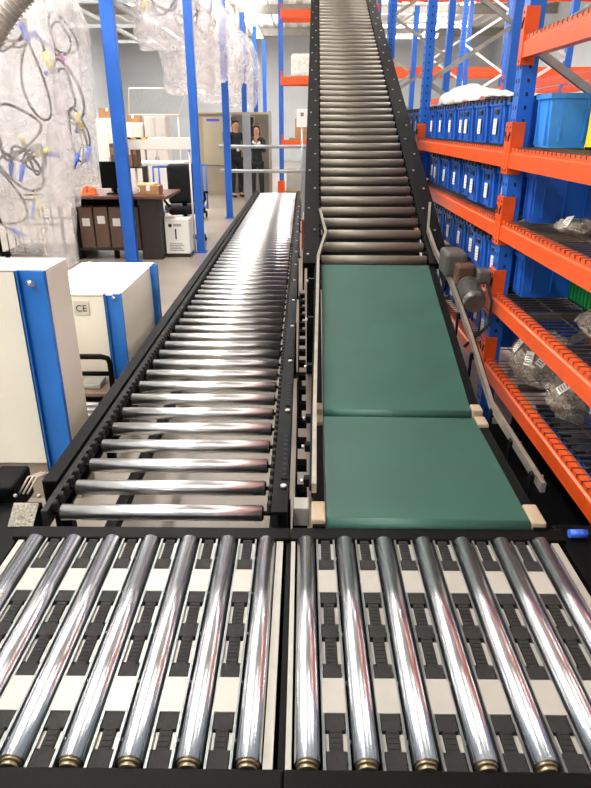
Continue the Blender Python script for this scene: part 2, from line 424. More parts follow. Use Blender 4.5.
# inclined belt
y1, z1 = 2.185, .88
UB = bl('inclined_belt_conveyor', 'rising green belt conveyor between the flat belt and the roller incline', 'belt conveyor')
sl = (z1-T)/(y1-.82)
zz = lambda y: T+(y-.82)*sl
b = belt_loop(.86, T-rb+.006, y1-.03, z1-rb-.008, rb)
b.build('belt', BELT, UB)
for xa in (-.045, BW+.005):
    b = MB(); b.ext([(.815, T-.15), (y1-.0, z1-.15), (y1, z1-.012), (.83, T-.015)], xa, xa+.04, lambda u, v, t: (t, u, v)); b.build('side_frame', BLK, UB)
    b = MB(); b.bbox((xa-.002, .825, T-.045), (xa+.042, .895, T+.018), .005); b.build('end_cap', BEIGE, UB)
    for yy in (1.1, 2.05):
        MB().box((xa, yy-.02, 0), (xa+.04, yy+.02, zz(yy)-.13)).build('leg', BLK, UB)
# geared motor on the right side of the rising belt
M0 = (BW+.045)
mt = MB(); ax = Vector((.0, 1, sl)).normalized()
p = Vector((M0+.11, 1.60, .80)); mt.cyl(p, p+ax*.17, .055, 20)
for k in range(8):
    q = p+ax*(.02+k*.018); mt.cyl(q, q+ax*.008, .061, 20)
motor = mt.build('motor', MOTOR, UB)
MB().cyl(p-ax*.03, p, .052, 20, .061).build('fan_cover', MOTOR, motor)
MB().bbox((M0+.15, 1.72, .86), (M0+.22, 1.84, .93), .012).build('terminal_box', MOTOR, motor)
MB().bbox((M0+.045, 1.78, .83), (M0+.15, 1.88, .95), .018).build('gearbox', RUST, motor)
MB().bbox((M0+.0, 1.87, .86), (M0+.12, 2.08, 1.0), .02).build('gearbox_cover', MOTOR, motor)
MB().tube([(M0+.2, 1.73, .87), (M0+.22, 1.66, .78), (M0+.19, 1.56, .68), (M0+.06, 1.5, .58)], .008, 8).build('motor_cable', BLKR, motor)
# guard rails
def rail(label, pts, posts, sx):
    g = thing('guide_rail', label, 'guide rail', BO, RZ)
    b = MB(); W, Hh = .016, .036
    P = [Vector(p) for p in pts]; rings = []
    for i, p in enumerate(P):
        d = ((P[min(i+1, len(P)-1)]-P[i]).normalized() if i < len(P)-1 else Vector()) + ((P[i]-P[max(0, i-1)]).normalized() if i else Vector())
        d.normalize(); sd = Vector((d.y, -d.x, 0)).normalized()
        rings.append([b.v(p+sd*a*W/2+Vector((0, 0, c*Hh/2))) for a, c in ((-1, -1), (1, -1), (1, 1), (-1, 1))])
    for a, c in zip(rings, rings[1:]):
        for k in range(4): b.f([a[k], a[(k+1)%4], c[(k+1)%4], c[k]])
    b.f(rings[0][::-1]); b.f(rings[-1]); b.build('rail', RAILM, g)
    b = MB()
    for a, c in zip(P, P[1:]): b.bar(a+Vector((sx*.012, 0, 0)), c+Vector((sx*.012, 0, 0)), .008, .02)
    b.build('rail_backing', BLK, g)
    for (x, y, za, zb) in posts:
        b = MB(); b.box((x-.004, y-.012, za), (x+.004, y+.012, zb)); b.bbox((min(x, x+sx*.03), y-.016, zb-.03), (max(x, x+sx*.03), y+.016, zb+.002), .003, seg=1)
        b.build('bracket', BLK, g)
        MB().cyl((x+sx*.03, y, zb-.014), (x+sx*.042, y, zb-.014), .008, 6).build('bolt', GALV, g)
    return g
rz = lambda y: (T if y < .82 else zz(y))+.045
rail('left steel guide rail along the green belts with a kinked upper end', [(-.041, .13, rz(0)), (-.038, .82, rz(.82)), (-.02, y1-.02, rz(y1)-.01), (.028, y1+.22, rz(y1)+.09), (-.01, y1+.48, rz(y1)+.2)],
     [(-.046, y, rz(y)-.07, rz(y)-.0) for y in (.2, .45, .7, 1.1, 1.5, 1.9)], -1)
rail('right steel guide rail along the green belts beside the racking', [(BW+.082, .17, T+.035), (BW+.075, .82, T+.05), (BW+.085, 1.35, rz(1.35)+.01), (BW+.08, 1.85, rz(1.85)+.01), (BW+.05, y1+.05, rz(y1)+.02), (BW+.04, y1+.3, rz(y1)+.11), (BW+.075, y1+.5, rz(y1)+.24)],
     [(BW+.066, y, rz(y)-.12, rz(y)+.0) for y in (.25, .5, .78, 1.2, 1.55)], 1)

# ------------------------------------------------------------------ inclined roller conveyor
IC = bl('inclined_roller_conveyor', 'steep roller conveyor with dull grey rollers climbing to the upper floor', 'roller conveyor')
sI = .372; ya = y1+.035; za = z1-.005; LI = 7.6
zi = lambda y: za+(y-ya)*sI
dI = Vector((0, 1, sI)).normalized(); nI = Vector((0, -sI, 1)).normalized()
for s in (-1, 1):
    x0, x1 = (-.115, -.012) if s < 0 else (BW+.012, BW+.135)
    b = MB(); A = Vector((0, ya-.05, zi(ya-.05))); B_ = Vector((0, ya+LI, zi(ya+LI)))
    pr = [(x0 if s < 0 else x1, -.17), (x0 if s < 0 else x1, .028), (x1 if s < 0 else x0, .028), (x1 if s < 0 else x0, .02-.03), ((x0+.01) if s < 0 else (x1-.01), -.01), ((x0+.01) if s < 0 else (x1-.01), -.17)]
    q1 = [b.v(A+Vector((u, 0, 0))+nI*v) for u, v in pr]; q2 = [b.v(B_+Vector((u, 0, 0))+nI*v) for u, v in pr]; n = len(pr)
    for i in range(n): b.f([q1[i], q1[(i+1)%n], q2[(i+1)%n], q2[i]])
    b.f(q1[::-1]); b.f(q2)
    # chain line with small teeth along the inner edge
    for k in range(100):
        c = A+dI*(.05+k*.074); xi = (x1-.004) if s < 0 else (x0-.012)
        c = c+nI*.004; b.bar(c+Vector((xi+.008, 0, 0)), c+Vector((xi+.008, 0, 0))+dI*.04, .014, .03)
    b.build('side_frame', BLK, IC)
    xb = (x0+x1)/2
    for k in range(26):
        c = A+dI*(.1+k*.3)+nI*.028+Vector((xb+(.02 if k % 2 else -.02), 0, 0))
        MB().cyl(c, c+nI*.005, .008, 6).build('bolt', GALV, IC)
b = roller_x(BW, .031, m=ROLLG); R0 = None; y = ya+.02; n = 0
while y < ya+LI*.93:
    loc = (BW/2, y, zi(y)-.0)
    if R0 is None: R0 = b.build('roller', [ROLLG, BLK], IC, loc=loc)
    else: inst(R0, IC, loc)
    y += .1475; n += 1
b = MB(); A = Vector((BW/2, ya, zi(ya)))-nI*.13; B_ = Vector((BW/2, ya+LI, zi(ya+LI)))-nI*.13; b.bar(A, B_, BW+.02, .01, nI); b.build('bottom_pan', BLK, IC)
for y in (2.6, 5.2, 7.8, 9.6):
    for x in (-.06, BW+.07):
        b = MB(); b.box((x-.03, y-.03, 0), (x+.03, y+.03, zi(y)-.15)); b.build('leg', BLK, IC)
    MB().box((-.05, y-.02, zi(y)-.4), (BW+.05, y+.02, zi(y)-.35)).build('cross_brace', BLK, IC)

# low frame with cross bars between the two lines
GF = thing('ladder_frame', 'low black frame with cross bars, between long roller conveyor and green belt', 'frame', (0, 1.7, 0))
b = MB(); b.bbox((-.028, 1.79, .40), (.026, 1.86, .47), .003); b.build('white_block', PLATE, GF, True)['label'] = 'white block'
b = MB(); b.box((-.026, 1.86, .28), (-.018, 5.4, .32)); b.build('side_bar', BLK, GF, True)
for k in range(17):
    y = 1.93+k*.21
    MB().box((-.018, y, .285), (.022, y+.06, .315)).build('cross_bar', BLK, GF, True)
for y in (1.83, 3.4, 5.3): MB().box((-.03, y-.015, 0), (-.0, y+.015, .40 if y < 2 else .28)).build('leg', BLK, GF, True)
OP = tag(MB().bbox((-.015, 9.2, 0), (.03, 9.25, .42), .01).build('post_protector', ORNGD), 'narrow orange post between the long roller conveyor and the roller incline', 'post')

# ------------------------------------------------------------------ blue-cornered white cabinets at left
def ch_post(t, x, y, z0, z1, face=-1, w=.12, d=.03, axis='x'):
    b = MB(); e = .006
    if axis == 'x':   # channel on a face that looks towards -y
        b.box((x, y-d, z0), (x+w, y-d+e, z1)) if False else None
        b.box((x, y-d, z0), (x+e, y, z1)); b.box((x+w-.045, y-d, z0), (x+w, y-d+e, z1)); b.box((x+w-e, y-d+e, z0), (x+w, y, z1)); b.box((x+e, y-e, z0), (x+w-e, y, z1))
        b.box((x, y-d, z0), (x+.012, y-d+e, z1))
    else:             # channel on a face that looks towards +x
        b.box((x, y, z0), (x+d, y+e, z1)); b.box((x, y+w-e, z0), (x+d, y+w, z1)); b.box((x+d-e, y+e, z0), (x+d, y+w*.7, z1)); b.box((x, y+e, z0), (x+e, y+w-e, z1))
    return b.build('corner_channel', BLUE, t, True)
CB = thing('machine_cabinet', 'large cream machine cabinet with a blue corner channel, nearest at the left edge', 'machine cabinet', (-1.6, 2.7, 0))
b = MB(); b.bbox((-2.35, 2.56, .2), (-1.05, 2.8, 1.1), .006); b.build('body', CREAM, CB, True)
MB().bbox((-2.35, 2.555, 1.1), (-1.05, 2.8, 1.108), .003).build('lid', CREAMT, CB, True)
MB().box((-2.33, 2.58, .0), (-1.055, 2.78, .2)).build('plinth', TAUPE, CB, True)
MB().box((-1.052, 2.6, .205), (-1.047, 2.795, .3)).build('skirting', TAUPE, CB, True)
cc = ch_post(CB, -1.172, 2.56, .12, 1.105)
MB().cyl((-1.12, 2.53, 1.06), (-1.09, 2.5, 1.06), .011, 10).build('bolt', GALV, cc, True)
CB2 = thing('machine_cabinet', 'low cream machine cabinet with two blue corner channels, behind the large cabinet', 'machine cabinet', (-1.27, 4., 0))
b = MB(); b.bbox((-1.56, 3.6, .18), (-1.06, 4.5, .735), .006); b.build('body', CREAM, CB2, True)
b = MB(); b.bbox((-1.58, 3.59, .735), (-1.06, 4.5, .748), .004); b.bbox((-1.53, 3.64, .748), (-1.50, 4.48, .756), .002); b.build('lid', CREAMT, CB2, True)
MB().box((-1.54, 3.65, 0), (-1.065, 4.45, .18)).build('plinth', TAUPE, CB2, True)
MB().box((-1.062, 3.75, .185), (-1.055, 4.45, .28)).build('skirting', TAUPE, CB2, True)
ch_post(CB2, -1.155, 3.6, .1, .75, w=.1)
ch_post(CB2, -1.06, 4.36, .1, .75, axis='y', w=.09, d=.035)
MB().cyl((-1.1, 3.57, .73), (-1.08, 3.55, .73), .009, 8).build('bolt', GALV, CB2, True)
pl = MB().box((-1.345, 3.592, .62), (-1.255, 3.596, .70)).build('mark_plate', mat('grey_mark_plate', '#c4bdb2', .5), CB2, True)
text('CE', .055, 'ce_mark', PRINT, CB2, Matrix.Translation(Vector((-1.30, 3.590, .658))-ORG[CB2]) @ Matrix.Rotation(PI/2, 4, 'X'))

# small side conveyor between the cabinets
SC = thing('side_conveyor', 'small black side conveyor with a looped handle between the two cream cabinets', 'conveyor', (-1.3, 3.2, 0))
b = MB(); b.box((-1.75, 2.95, .12), (-1.0, 3.0, .2)); b.box((-1.75, 3.44, .12), (-1.0, 3.5, .2)); b.box((-1.0, 2.95, .12), (-.97, 3.5, .22)); b.build('frame', BLK, SC, True)
for x in (-1.7, -1.02):
    for y in (2.975, 3.47): MB().box((x-.02, y-.02, 0), (x+.02, y+.02, .12)).build('leg', BLK, SC, True)
for k in range(4):
    y = 3.04+k*.075; MB().cyl((-1.72, y, .185), (-1.0, y, .185), .016, 12).build('roller', ROLL, SC, True)
MB().bbox((-1.6, 3.34, .2), (-.96, 3.56, .225), .004).build('top_plate', mat('worn_brown_steel', '#8a7668', .45, .4, .2, 10), SC, True)
b = MB(); b.tube([(-1.5, 3.42, .42), (-1.16, 3.42, .42), (-1.125, 3.42, .41), (-1.115, 3.42, .38), (-1.115, 3.42, .225)], .016, 10); b.tube([(-1.5, 3.42, .315), (-1.12, 3.42, .315)], .014, 10); b.tube([(-1.48, 3.42, .42), (-1.48, 3.42, .225)], .014, 10); b.build('handle', BLK, SC, True)
MB().bbox((-1.3, 3.4, .225), (-1.18, 3.52, .26), .006).build('sensor', GALV, SC, True)

# ------------------------------------------------------------------ pallet racks
def rack(name, label, loc, rz, posts, levels, depth, bm=ORNG, bh=.095, hz=3.4, deck=True, sg=-1, um=BLUED, brm=BRACE, skip=(), decks=None, deep_frames=None):
    """local X runs along the aisle, the front face is y=0, the rack reaches to y=sg*depth"""
    t = thing(name, label, 'racking', loc, rz)
    for pi_, px in enumerate(posts):
        for yy in (0, depth-.075):
            ya_, yb_ = sorted((sg*yy, sg*(yy+.075)))
            b = MB()
            b.box((px-.045, ya_, 0), (px+.045, yb_, hz)); b.box((px-.07, ya_-.02, 0), (px+.07, yb_+.02, .01))
            yf = yb_ if sg < 0 else ya_; e = .0012*(1 if sg < 0 else -1)
            b.mi = 1
            if yy == 0:
                z = .1
                while z < hz-.05:
                    for sx in (-.02, .02):
                        b.box((px+sx-.006, min(yf, yf+e), z), (px+sx+.006, max(yf, yf+e), z+.018))
                    b.box((px-.0462, (ya_+yb_)/2-.006, z), (px-.045, (ya_+yb_)/2+.006, z+.018))
                    z += .06
            b.build('upright', [um, SLOT], t)
        z = .25; k = 0
        while z < hz-.5:
            a, c = sg*.06, sg*(depth-.06)
            if k % 2: a, c = c, a
            MB().bar((px, a, z), (px, c, z+.42), .03, .035).build('diagonal_brace', brm, t); z += .44; k += 1
    for bi, (pa, pb) in enumerate(zip(posts, posts[1:])):
        for li, zt in enumerate(levels):
            if (bi, li) in skip: continue
            for back in (0, 1):
                yo = sg*(depth-.075) if back else 0.; 
                b = MB(); o = -sg  # outward
                yb_ = yo+(o*.012 if not back else 0)
                pr = [(yb_, zt-bh), (yb_, zt-.028), (yb_-o*.008, zt-.022), (yb_-o*.008, zt), (yb_-o*.05, zt), (yb_-o*.05, zt-bh)]
                b.ext(pr, pa+.047, pb-.047, lambda u, v, s_: (s_, u, v)); b.build('beam', bm, t)
                if not back:
                    for px, s in ((pa, 1), (pb, -1)):
                        c = MB(); c.box((px-.0, 0, 0), (px, 0, 0)) if False else None
                        c.box((min(px+s*.002, px+s*.052), min(0, o*.016), zt-bh-.03), (max(px+s*.002, px+s*.052), max(0, o*.016), zt+.12))
                        c.box((min(px+s*.0455, px+s*.052), min(-o*.05, 0), zt-bh-.03), (max(px+s*.0455, px+s*.052), max(-o*.05, 0), zt+.12))
                        c.mi = 1
                        for zz_ in (zt+.095, zt-bh-.012): c.cyl((px+s*.028, o*.016, zz_), (px+s*.028, o*.0175, zz_), .006, 8)
                        c.tube([(px+s*.02, o*.017, zt+.03), (px+s*.024, o*.019, zt+.055), (px+s*.036, o*.019, zt+.06), (px+s*.036, o*.017, zt+.075)], .004, 6)
                        c.build('beam_connector', [bm, SLOT], t)
            if deck and (decks is None or (bi, li) in decks):
                w = MB(); x = pa+.09; o = -sg; r = .002
                while x < pb-.07:
                    w.box((x-r, min(sg*(depth-.02), o*.004), zt), (x+r, max(sg*(depth-.02), o*.004), zt+.004))
                    w.box((x-r, min(o*.004, o*.008), zt-.012), (x+r, max(o*.004, o*.008), zt+.004))
                    x += .05
                for k in range(6):
                    y = sg*(.03+k*(depth-.06)/5); w.box((pa+.06, y-.003, zt-.004), (pb-.06, y+.003, zt+.001))
                for k in range(3):     # support channels
                    xx = pa+(pb-pa)*(k+.5)/3; w.box((xx-.02, min(sg*.06, sg*(depth-.08)), zt-.03), (xx+.02, max(sg*.06, sg*(depth-.08)), zt-.005))
                w.build('wire_deck', WIRE, t)
    return t
LV = [.43, .81, 1.19, 1.545, 2.04]
rack('pallet_rack', 'near blue and orange pallet rack holding blue bins along the right side', (1.05, .70, 0), PI/2, [0, 2.75, 5.5, 8.25, 11.0], LV, .8, skip=((1, 4), (2, 4), (3, 4)),
     decks=[(0, i) for i in range(5)]+[(1, i) for i in range(4)]+[(2, i) for i in range(1, 4)])
rack('pallet_rack', 'blue rack with white diagonal braces standing behind the near right rack', (2.55, .70, 0), PI/2, [2.75, 5.5, 8.25, 11.0, 13.75], [1.0, 2.12], .8, deck=False, brm=WBRACE, hz=4.2)
rack('pallet_rack', 'orange-beamed rack standing crosswise far behind the right racks', (1.9, 15.2, 0), 0, [0, 2.6, 5.2], [1.3, 2.8, 4.3], .9, deck=False, sg=1, hz=4.9, bh=.17, um=BLUED, brm=WBRACE)
FR = rack('pallet_rack', 'orange-beamed rack with cartons at the far end of the roller conveyor', (-.55, 16.9, 0), 0, [0, 2.3], [1.3, 2.72, 4.12], .9, deck=False, sg=1, hz=5., bh=.16)
b = MB(); b.bbox((-.09, -.1, 0), (.09, .0-.02, .35), .01); b.build('post_foot_guard', ORNG, FR)
# items on the far rack
def carton(label, a, c, m=CARD, group=None, name='cardboard_box', cat='box'):
    t = thing(name, label, cat, ((a[0]+c[0])/2, (a[1]+c[1])/2, a[2]), 0, group)
    MB().bbox(a, c, .004).build('body', m, t, True)
    xm = (a[0]+c[0])/2; MB().box((xm-.025, a[1]-.001, c[2]-.06), (xm+.025, c[1]+.001, c[2]+.0012)).build('tape', PAPER if m is CARD else CARD, t, True)
    return t
carton('brown carton on the far rack beam, behind the white sign card', (-.2, 16.95, 1.36), (.35, 17.5, 1.8))
carton('darker low carton on top of the brown carton on the far rack', (-.1, 17.0, 1.8), (.3, 17.45, 1.98), FILE)
carton('large pale carton on the low pallet under the far rack', (-.42, 16.95, .1), (.3, 17.6, .63), PLATE)
pt = thing('wooden_pallet', 'small wooden pallet on the far rack beam under the brown carton', 'pallet', (.05, 17.2, 1.3))
b = MB()
for k in range(5): b.box((-.4+k*.17, -.3, .045), (-.28+k*.17, .35, .06))
for k in range(3): b.box((-.4, -.3+k*.29, 0), (.4, -.23+k*.29, .045))
b.build('planks', CARD, pt)
pt2 = thing('wooden_pallet', 'low wooden pallet on the floor under the pale carton of the far rack', 'pallet', (-.05, 17.25, 0))
b = MB()
for k in range(5): b.box((-.4+k*.17, -.32, .085), (-.28+k*.17, .35, .1))
for k in range(3): b.box((-.4, -.32+k*.29, 0), (.4, -.25+k*.29, .085))
b.build('planks', CARD, pt2)
sb = thing('wrapped_bundle', 'white wrapped bundle on the second beam of the far rack', 'bundle', (.1, 17.2, 2.72))
b = MB(); b.bbox((-.4, -.3, 0), (.5, .3, .5), .08, seg=3); b.build('film', SHEET, sb); 
b = MB(); b.box((-.4, -.3, -.0), (.5, .3, .02)); b.build('base_board', CARD, sb)

# ------------------------------------------------------------------ bins
def bin_proto(label, m, w=.285, h=.225, d=.58, lid=True, lab=True, hole=True):
    """front face x=0 looks towards -x, centred on y"""
    t = thing('storage_bin', label, 'storage bin', (0, 0, 0))
    b = MB(); tp = .012
    lo = [(tp, -w/2+tp, 0), (d-tp, -w/2+tp, 0), (d-tp, w/2-tp, 0), (tp, w/2-tp, 0)]; hi = [(0, -w/2, h), (d, -w/2, h), (d, w/2, h), (0, w/2, h)]
    th = .006
    A = [b.v(p) for p in lo]; B = [b.v(p) for p in hi]
    Bi = [b.v((p[0]+(th if p[0] < d/2 else -th), p[1]+(th if p[1] < 0 else -th), h)) for p in hi]; Ai = [b.v((p[0]+(th if p[0] < d/2 else -th), p[1]+(th if p[1] < 0 else -th), th)) for p in lo]
    b.f(A[::-1])
    for i in range(4):
        j = (i+1) % 4; b.f([A[i], A[j], B[j], B[i]]); b.f([B[i], B[j], Bi[j], Bi[i]]); b.f([Bi[i], Bi[j], Ai[j], Ai[i]])
    b.f(Ai)
    # rim and ribs
    b.box((-.008, -w/2-.004, h-.022), (.0, w/2+.004, h)); b.box((0, -w/2-.004, h-.022), (d, -w/2, h)); b.box((0, w/2, h-.022), (d, w/2+.004, h))
    for yy in (-.3, .3): b.box((-.004, yy*w-.004, .01), (.008, yy*w+.004, h-.022))
    for k in range(6): xx = d*(k+.5)/6; b.box((xx-.004, -w/2-.004, .03), (xx+.004, -w/2+.008, h-.022))
    b.build('body', m, t)
    if hole: b = MB(); b.bbox((-.0075, -.035, h-.068), (.001, .035, h-.04), .003, seg=1); b.build('hand_hole', BINL, t)
    if lid:
        b = MB(); n = 7
        b.box((-.01, -w/2-.002, h+.001), (d*.5-.004, w/2+.002, h+.012)); b.box((d*.5+.004, -w/2-.002, h+.001), (d, w/2+.002, h+.012))
        for k in range(3): b.bbox((-.016, -w*.38+k*w*.3, h-.012), (.03, -w*.38+k*w*.3+.03, h+.022), .003, seg=1)
        b.build('lid', BINL, t)
    if lab:
        b = MB(); b.box((-.0065, -.03, .05), (-.0035, .03, .135)); b.mi = 1
        for k in range(4): b.box((-.0072, -.02, .062+k*.018), (-.0064, .012-.006*(k % 2), .065+k*.018))
        b.build('paper_label', [PAPER, PRINT], t)
    return t
proto = bin_proto('blue storage bin with paper label on the top bin shelf, nearest to the upright', BIN)
pd = [('top bin shelf', 1.551, 1, 8), ('second bin shelf from the top', 1.196, 2, 8), ('third bin shelf from the top', .816, 3, 8), ('lowest bin shelf', .436, 4, 7)]
first = True
for sname, z, li, n in pd:
    for k in range(n):
        y = 3.70+k*.31
        lab = 'blue lidded bin on the %s, %s behind the near upright' % (sname, ORD[k])
        loc = (1.10+.012*((k*7+li*3) % 4), y, z)
        if first: proto.location = loc; proto['label'] = lab; proto['group'] = 'blue bins in the near right rack'; first = False
        else: dup(proto, loc, lab, radians(((k*5+li*3) % 5-2)*.6), 'blue bins in the near right rack')
for li, (sname, z) in enumerate((('top bin shelf', 1.551), ('second bin shelf from the top', 1.196))):
    for k in range(4):
        dup(proto, (1.11, 6.45+k*.31, z), 'blue lidded bin on the %s, %s beyond the far upright' % (sname, ORD[k]), 0, 'blue bins beyond the far upright')
for k in range(7):
    dup(proto, (1.3, 1.15+k*.315, .0), 'blue lidded bin on the floor under the nearest rack bay, %s from the camera' % ORD[k], 0, 'blue bins on the floor under the rack')
for k in range(4):
    dup(proto, (1.83, 1.75+k*.34, .436), 'blue bin at the back of the lowest shelf, nearest bay, %s from the camera' % ORD[k], PI, 'blue bins at the back of the lowest shelf')
# bigger containers in the nearest bay
big = bin_proto('large light blue container at the back of the top bin shelf of the nearest bay', BINL2, .2, .235, .66, False, False, False)
big.location = (1.14, 3.29, 1.551)
big2 = bin_proto('dark blue container at the far right of the second shelf in the nearest bay', BIN, .3, .25, .36, False, False, False)
big2.location = (1.46, 2.95, 1.196)
big3 = bin_proto('dark blue container beside the upright on the second shelf in the nearest bay', BIN, .14, .235, .62, False, False, False); big3.location = (1.14, 3.32, 1.196)
big4 = bin_proto('blue container on the third shelf behind the green crate', BIN, .14, .22, .62, False, False, False); big4.location = (1.14, 3.32, .816)
yb = thing('yellow_bin', 'bright yellow plastic bin on the top bin shelf of the nearest bay', 'storage bin', (1.36, 2.92, 1.551))
b = MB(); b.box((-.09, -.15, 0), (.3, .15, .01)); b.ext([(-.09, 0), (.3, 0), (.3, .2), (-.08, .2)], -.15, -.142, lambda u, v, t_: (u, t_, v)); b.ext([(-.09, 0), (.3, 0), (.3, .2), (-.08, .2)], .142, .15, lambda u, v, t_: (u, t_, v))
b.box((-.09, -.142, 0), (-.082, .142, .2)); b.box((.292, -.142, 0), (.3, .142, .2)); b.bbox((-.096, -.156, .188), (.306, -.150, .203), .002); b.build('body', YEL, yb)
MB().box((.12, -.1525, .03), (.2, -.1505, .12)).build('paper_label', PAPER, yb)
def crate(label, loc, rz, L=.5, W=.34, H=.2):
    t = thing('green_crate', label, 'crate', loc, rz); b = MB()
    b.box((0, 0, 0), (L, W, .01)); 
    for a, c in (((0, 0, 0), (L, .008, H)), ((0, W-.008, 0), (L, W, H)), ((0, .008, 0), (.008, W-.008, H)), ((L-.008, .008, 0), (L, W-.008, H))): b.box(a, c)
    for k in range(14):
        x = L*(k+.5)/14; b.box((x-.005, -.008, .01), (x+.005, 0, H-.02)); b.box((x-.005, W, .01), (x+.005, W+.008, H-.02))
    for k in range(9):
        y = W*(k+.5)/9; b.box((-.008, y-.005, .01), (0, y+.005, H-.02))
    b.build('body', GRN, t)
    b = MB(); b.bbox((-.01, -.01, H-.02), (L+.01, .0, H), .002); b.bbox((-.01, W, H-.02), (L+.01, W+.01, H), .002); b.bbox((-.01, 0, H-.02), (0, W, H), .002); b.bbox((L, 0, H-.02), (L+.01, W, H), .002); b.build('rim', GRN, t)
crate('green ribbed crate on the third shelf of the nearest bay', (1.385, 2.86, .816), radians(0), .38, .38, .2)
crate('green crate on the lowest shelf of the nearest bay', (1.42, 2.1, .436), 0, .4, .4, .12)

# clear bags of parts with white labels
def blob(rx, ry, rz_, seed, amp=.18, n=28):
    b = MB(); V = []
    for i in range(n+1):
        th = PI*i/n; row = []
        for k in range(2*n):
            ph = PI*k/n; d = Vector((sin(th)*cos(ph), sin(th)*sin(ph), cos(th)))
            r = 1+amp*noise.noise(d*3.1+Vector((seed, 0, 0)))+amp*.5*abs(noise.noise(d*8+Vector((0, seed, 0))))
            x, y, z = d.x*rx*r, d.y*ry*r, d.z*rz_*r
            z = max(z, -rz_*.72)+rz_*.72
            row.append(b.v((x, y, z)))
        V.append(row)
    for i in range(n):
        for k in range(2*n): b.f([V[i][k], V[i][(k+1) % (2*n)], V[i+1][(k+1) % (2*n)], V[i+1][k]], True)
    bmesh.ops.remove_doubles(b.bm, verts=b.bm.verts[:], dist=.0005)
    return b
PARTM = mat('brown_parts', '#6f5f50', .5, .2, .4, 30, .4)
PARTS = mat('silver_parts', '#b8ae9e', .3, .6, .4, 40, .4)
def parts_bag(label, loc, r, seed, nl=7):
    t = thing('clear_bag', label, 'bag', loc)
    rx, ry, rz_ = r
    blob(rx, ry, rz_, seed).build('film', BAGC, t)
    rnd = random.Random(int(seed*10))
    b = MB()
    for k in range(16):
        b.mi = k % 2
        c = Vector((rnd.uniform(-.6, .6)*rx, rnd.uniform(-.6, .6)*ry, rz_*rnd.uniform(.35, 1.05)))
        d = Vector((rnd.uniform(-1, 1), rnd.uniform(-1, 1), rnd.uniform(-.3, .3))).normalized()*rx*.3
        b.cyl(c-d, c+d, rx*.13, 10)
    b.build('contents', [PARTM, PARTS], t)
    for k in range(nl):
        an = rnd.uniform(PI*.9, PI*1.9); el = rnd.uniform(.15, 1.0)
        n_ = Vector((cos(an)*cos(el), sin(an)*cos(el), sin(el)))
        c = Vector((n_.x*rx*1.06, n_.y*ry*1.06, n_.z*rz_*1.04+rz_*.72))
        q = n_.to_track_quat('Z', 'Y').to_matrix().to_4x4(); q = Matrix.Translation(c) @ q @ Matrix.Rotation(rnd.uniform(-.6, .6), 4, 'Z')
        b = MB(); b.box((-.022, -.035, -.0005), (.022, .035, .0006), q); b.mi = 1
        for j in range(4): b.box((-.016, -.026+j*.012, .0006), (.012, -.022+j*.012, .001), q)
        b.build('paper_label', [PAPER, PRINT], t)
    return t
parts_bag('clear bag of parts with white labels on the lowest shelf beside the near upright', (1.24, 3.06, .437), (.15, .2, .14), 1.3, 9)
parts_bag('clear bag of parts on the lowest shelf, nearer than the one by the upright', (1.27, 2.62, .437), (.16, .16, .11), 4.1, 6)
parts_bag('small clear bag of parts on the third shelf in front of the green crate', (1.33, 2.62, .817), (.13, .16, .06), 2.2, 4)
parts_bag('flat clear bag on the second shelf beside the near upright', (1.28, 2.95, 1.197), (.12, .13, .035), 6.7, 2)
parts_bag('clear bag on top of the dark blue container on the second shelf', (1.6, 2.95, 1.447), (.1, .09, .05), 8.3, 2)

# white crumpled sheet lying on the top bins
ws = thing('plastic_sheet', 'crumpled white plastic sheet lying on the blue bins of the top bin shelf', 'sheet', (1.32, 5.05, 1.80))
b = MB(); G = []
for i in range(31):
    row = []
    for j in range(25):
        u, v = i/30, j/24
        h = .12*(1-(2*v-1)**2)**.5*(.45+.55*(u > .0)*min(1, u*3)*(1-.55*u)) if 0 < v < 1 else 0
        h = (.02+.11*min(1, (1-u)*1.3)*sin(PI*v)**.6 if 0 < v < 1 else 0)
        h += .03*noise.noise(Vector((u*5, v*6, 3)))+.015*abs(noise.noise(Vector((u*14, v*14, 1))))
        row.append(b.v((v*.42-.2+.02*noise.noise(Vector((u*4, 0, v*4))), (1-u)*1.35-.6, max(.002, h))))
    G.append(row)
for i in range(30):
    for j in range(24): b.f([G[i][j], G[i+1][j], G[i+1][j+1], G[i][j+1]], True)
sh = b.build('film', SHEET, ws); md = sh.modifiers.new('t', 'SOLIDIFY'); md.thickness = .002

# black tray and cables added for floor shade between rail and rack; control box
SM = thing('floor_shade_tray', 'added black tray standing in for floor shade between the green belt and the racking', 'shade tray', (.95, 1.6, 0))
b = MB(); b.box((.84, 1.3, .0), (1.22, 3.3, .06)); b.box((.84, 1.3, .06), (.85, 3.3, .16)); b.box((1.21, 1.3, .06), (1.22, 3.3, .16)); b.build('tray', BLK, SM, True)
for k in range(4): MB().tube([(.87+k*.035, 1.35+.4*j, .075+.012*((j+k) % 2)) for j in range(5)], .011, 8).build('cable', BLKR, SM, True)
CN = thing('control_box', 'black control box with a blue plug right of the right roller table', 'control box', (.95, 1.6, 0))
b = MB(); b.bbox((.835, 1.42, .28), (1.03, 1.78, .42), .008); b.box((.88, 1.45, .0), (.98, 1.75, .28)); b.build('housing', BLK, CN, True)
MB().cyl((.862, 1.70, .44), (.918, 1.70, .44), .014, 14).build('blue_plug', BLUEP, CN, True)['label'] = 'blue plug'
MB().cyl((.95, 1.70, .44), (.975, 1.70, .44), .014, 12).build('yellow_plug', YELP, CN, True)['label'] = 'yellow plug'
MB().cyl((.918, 1.70, .44), (.95, 1.70, .44), .009, 10).build('plug_body', BLK, CN, True)

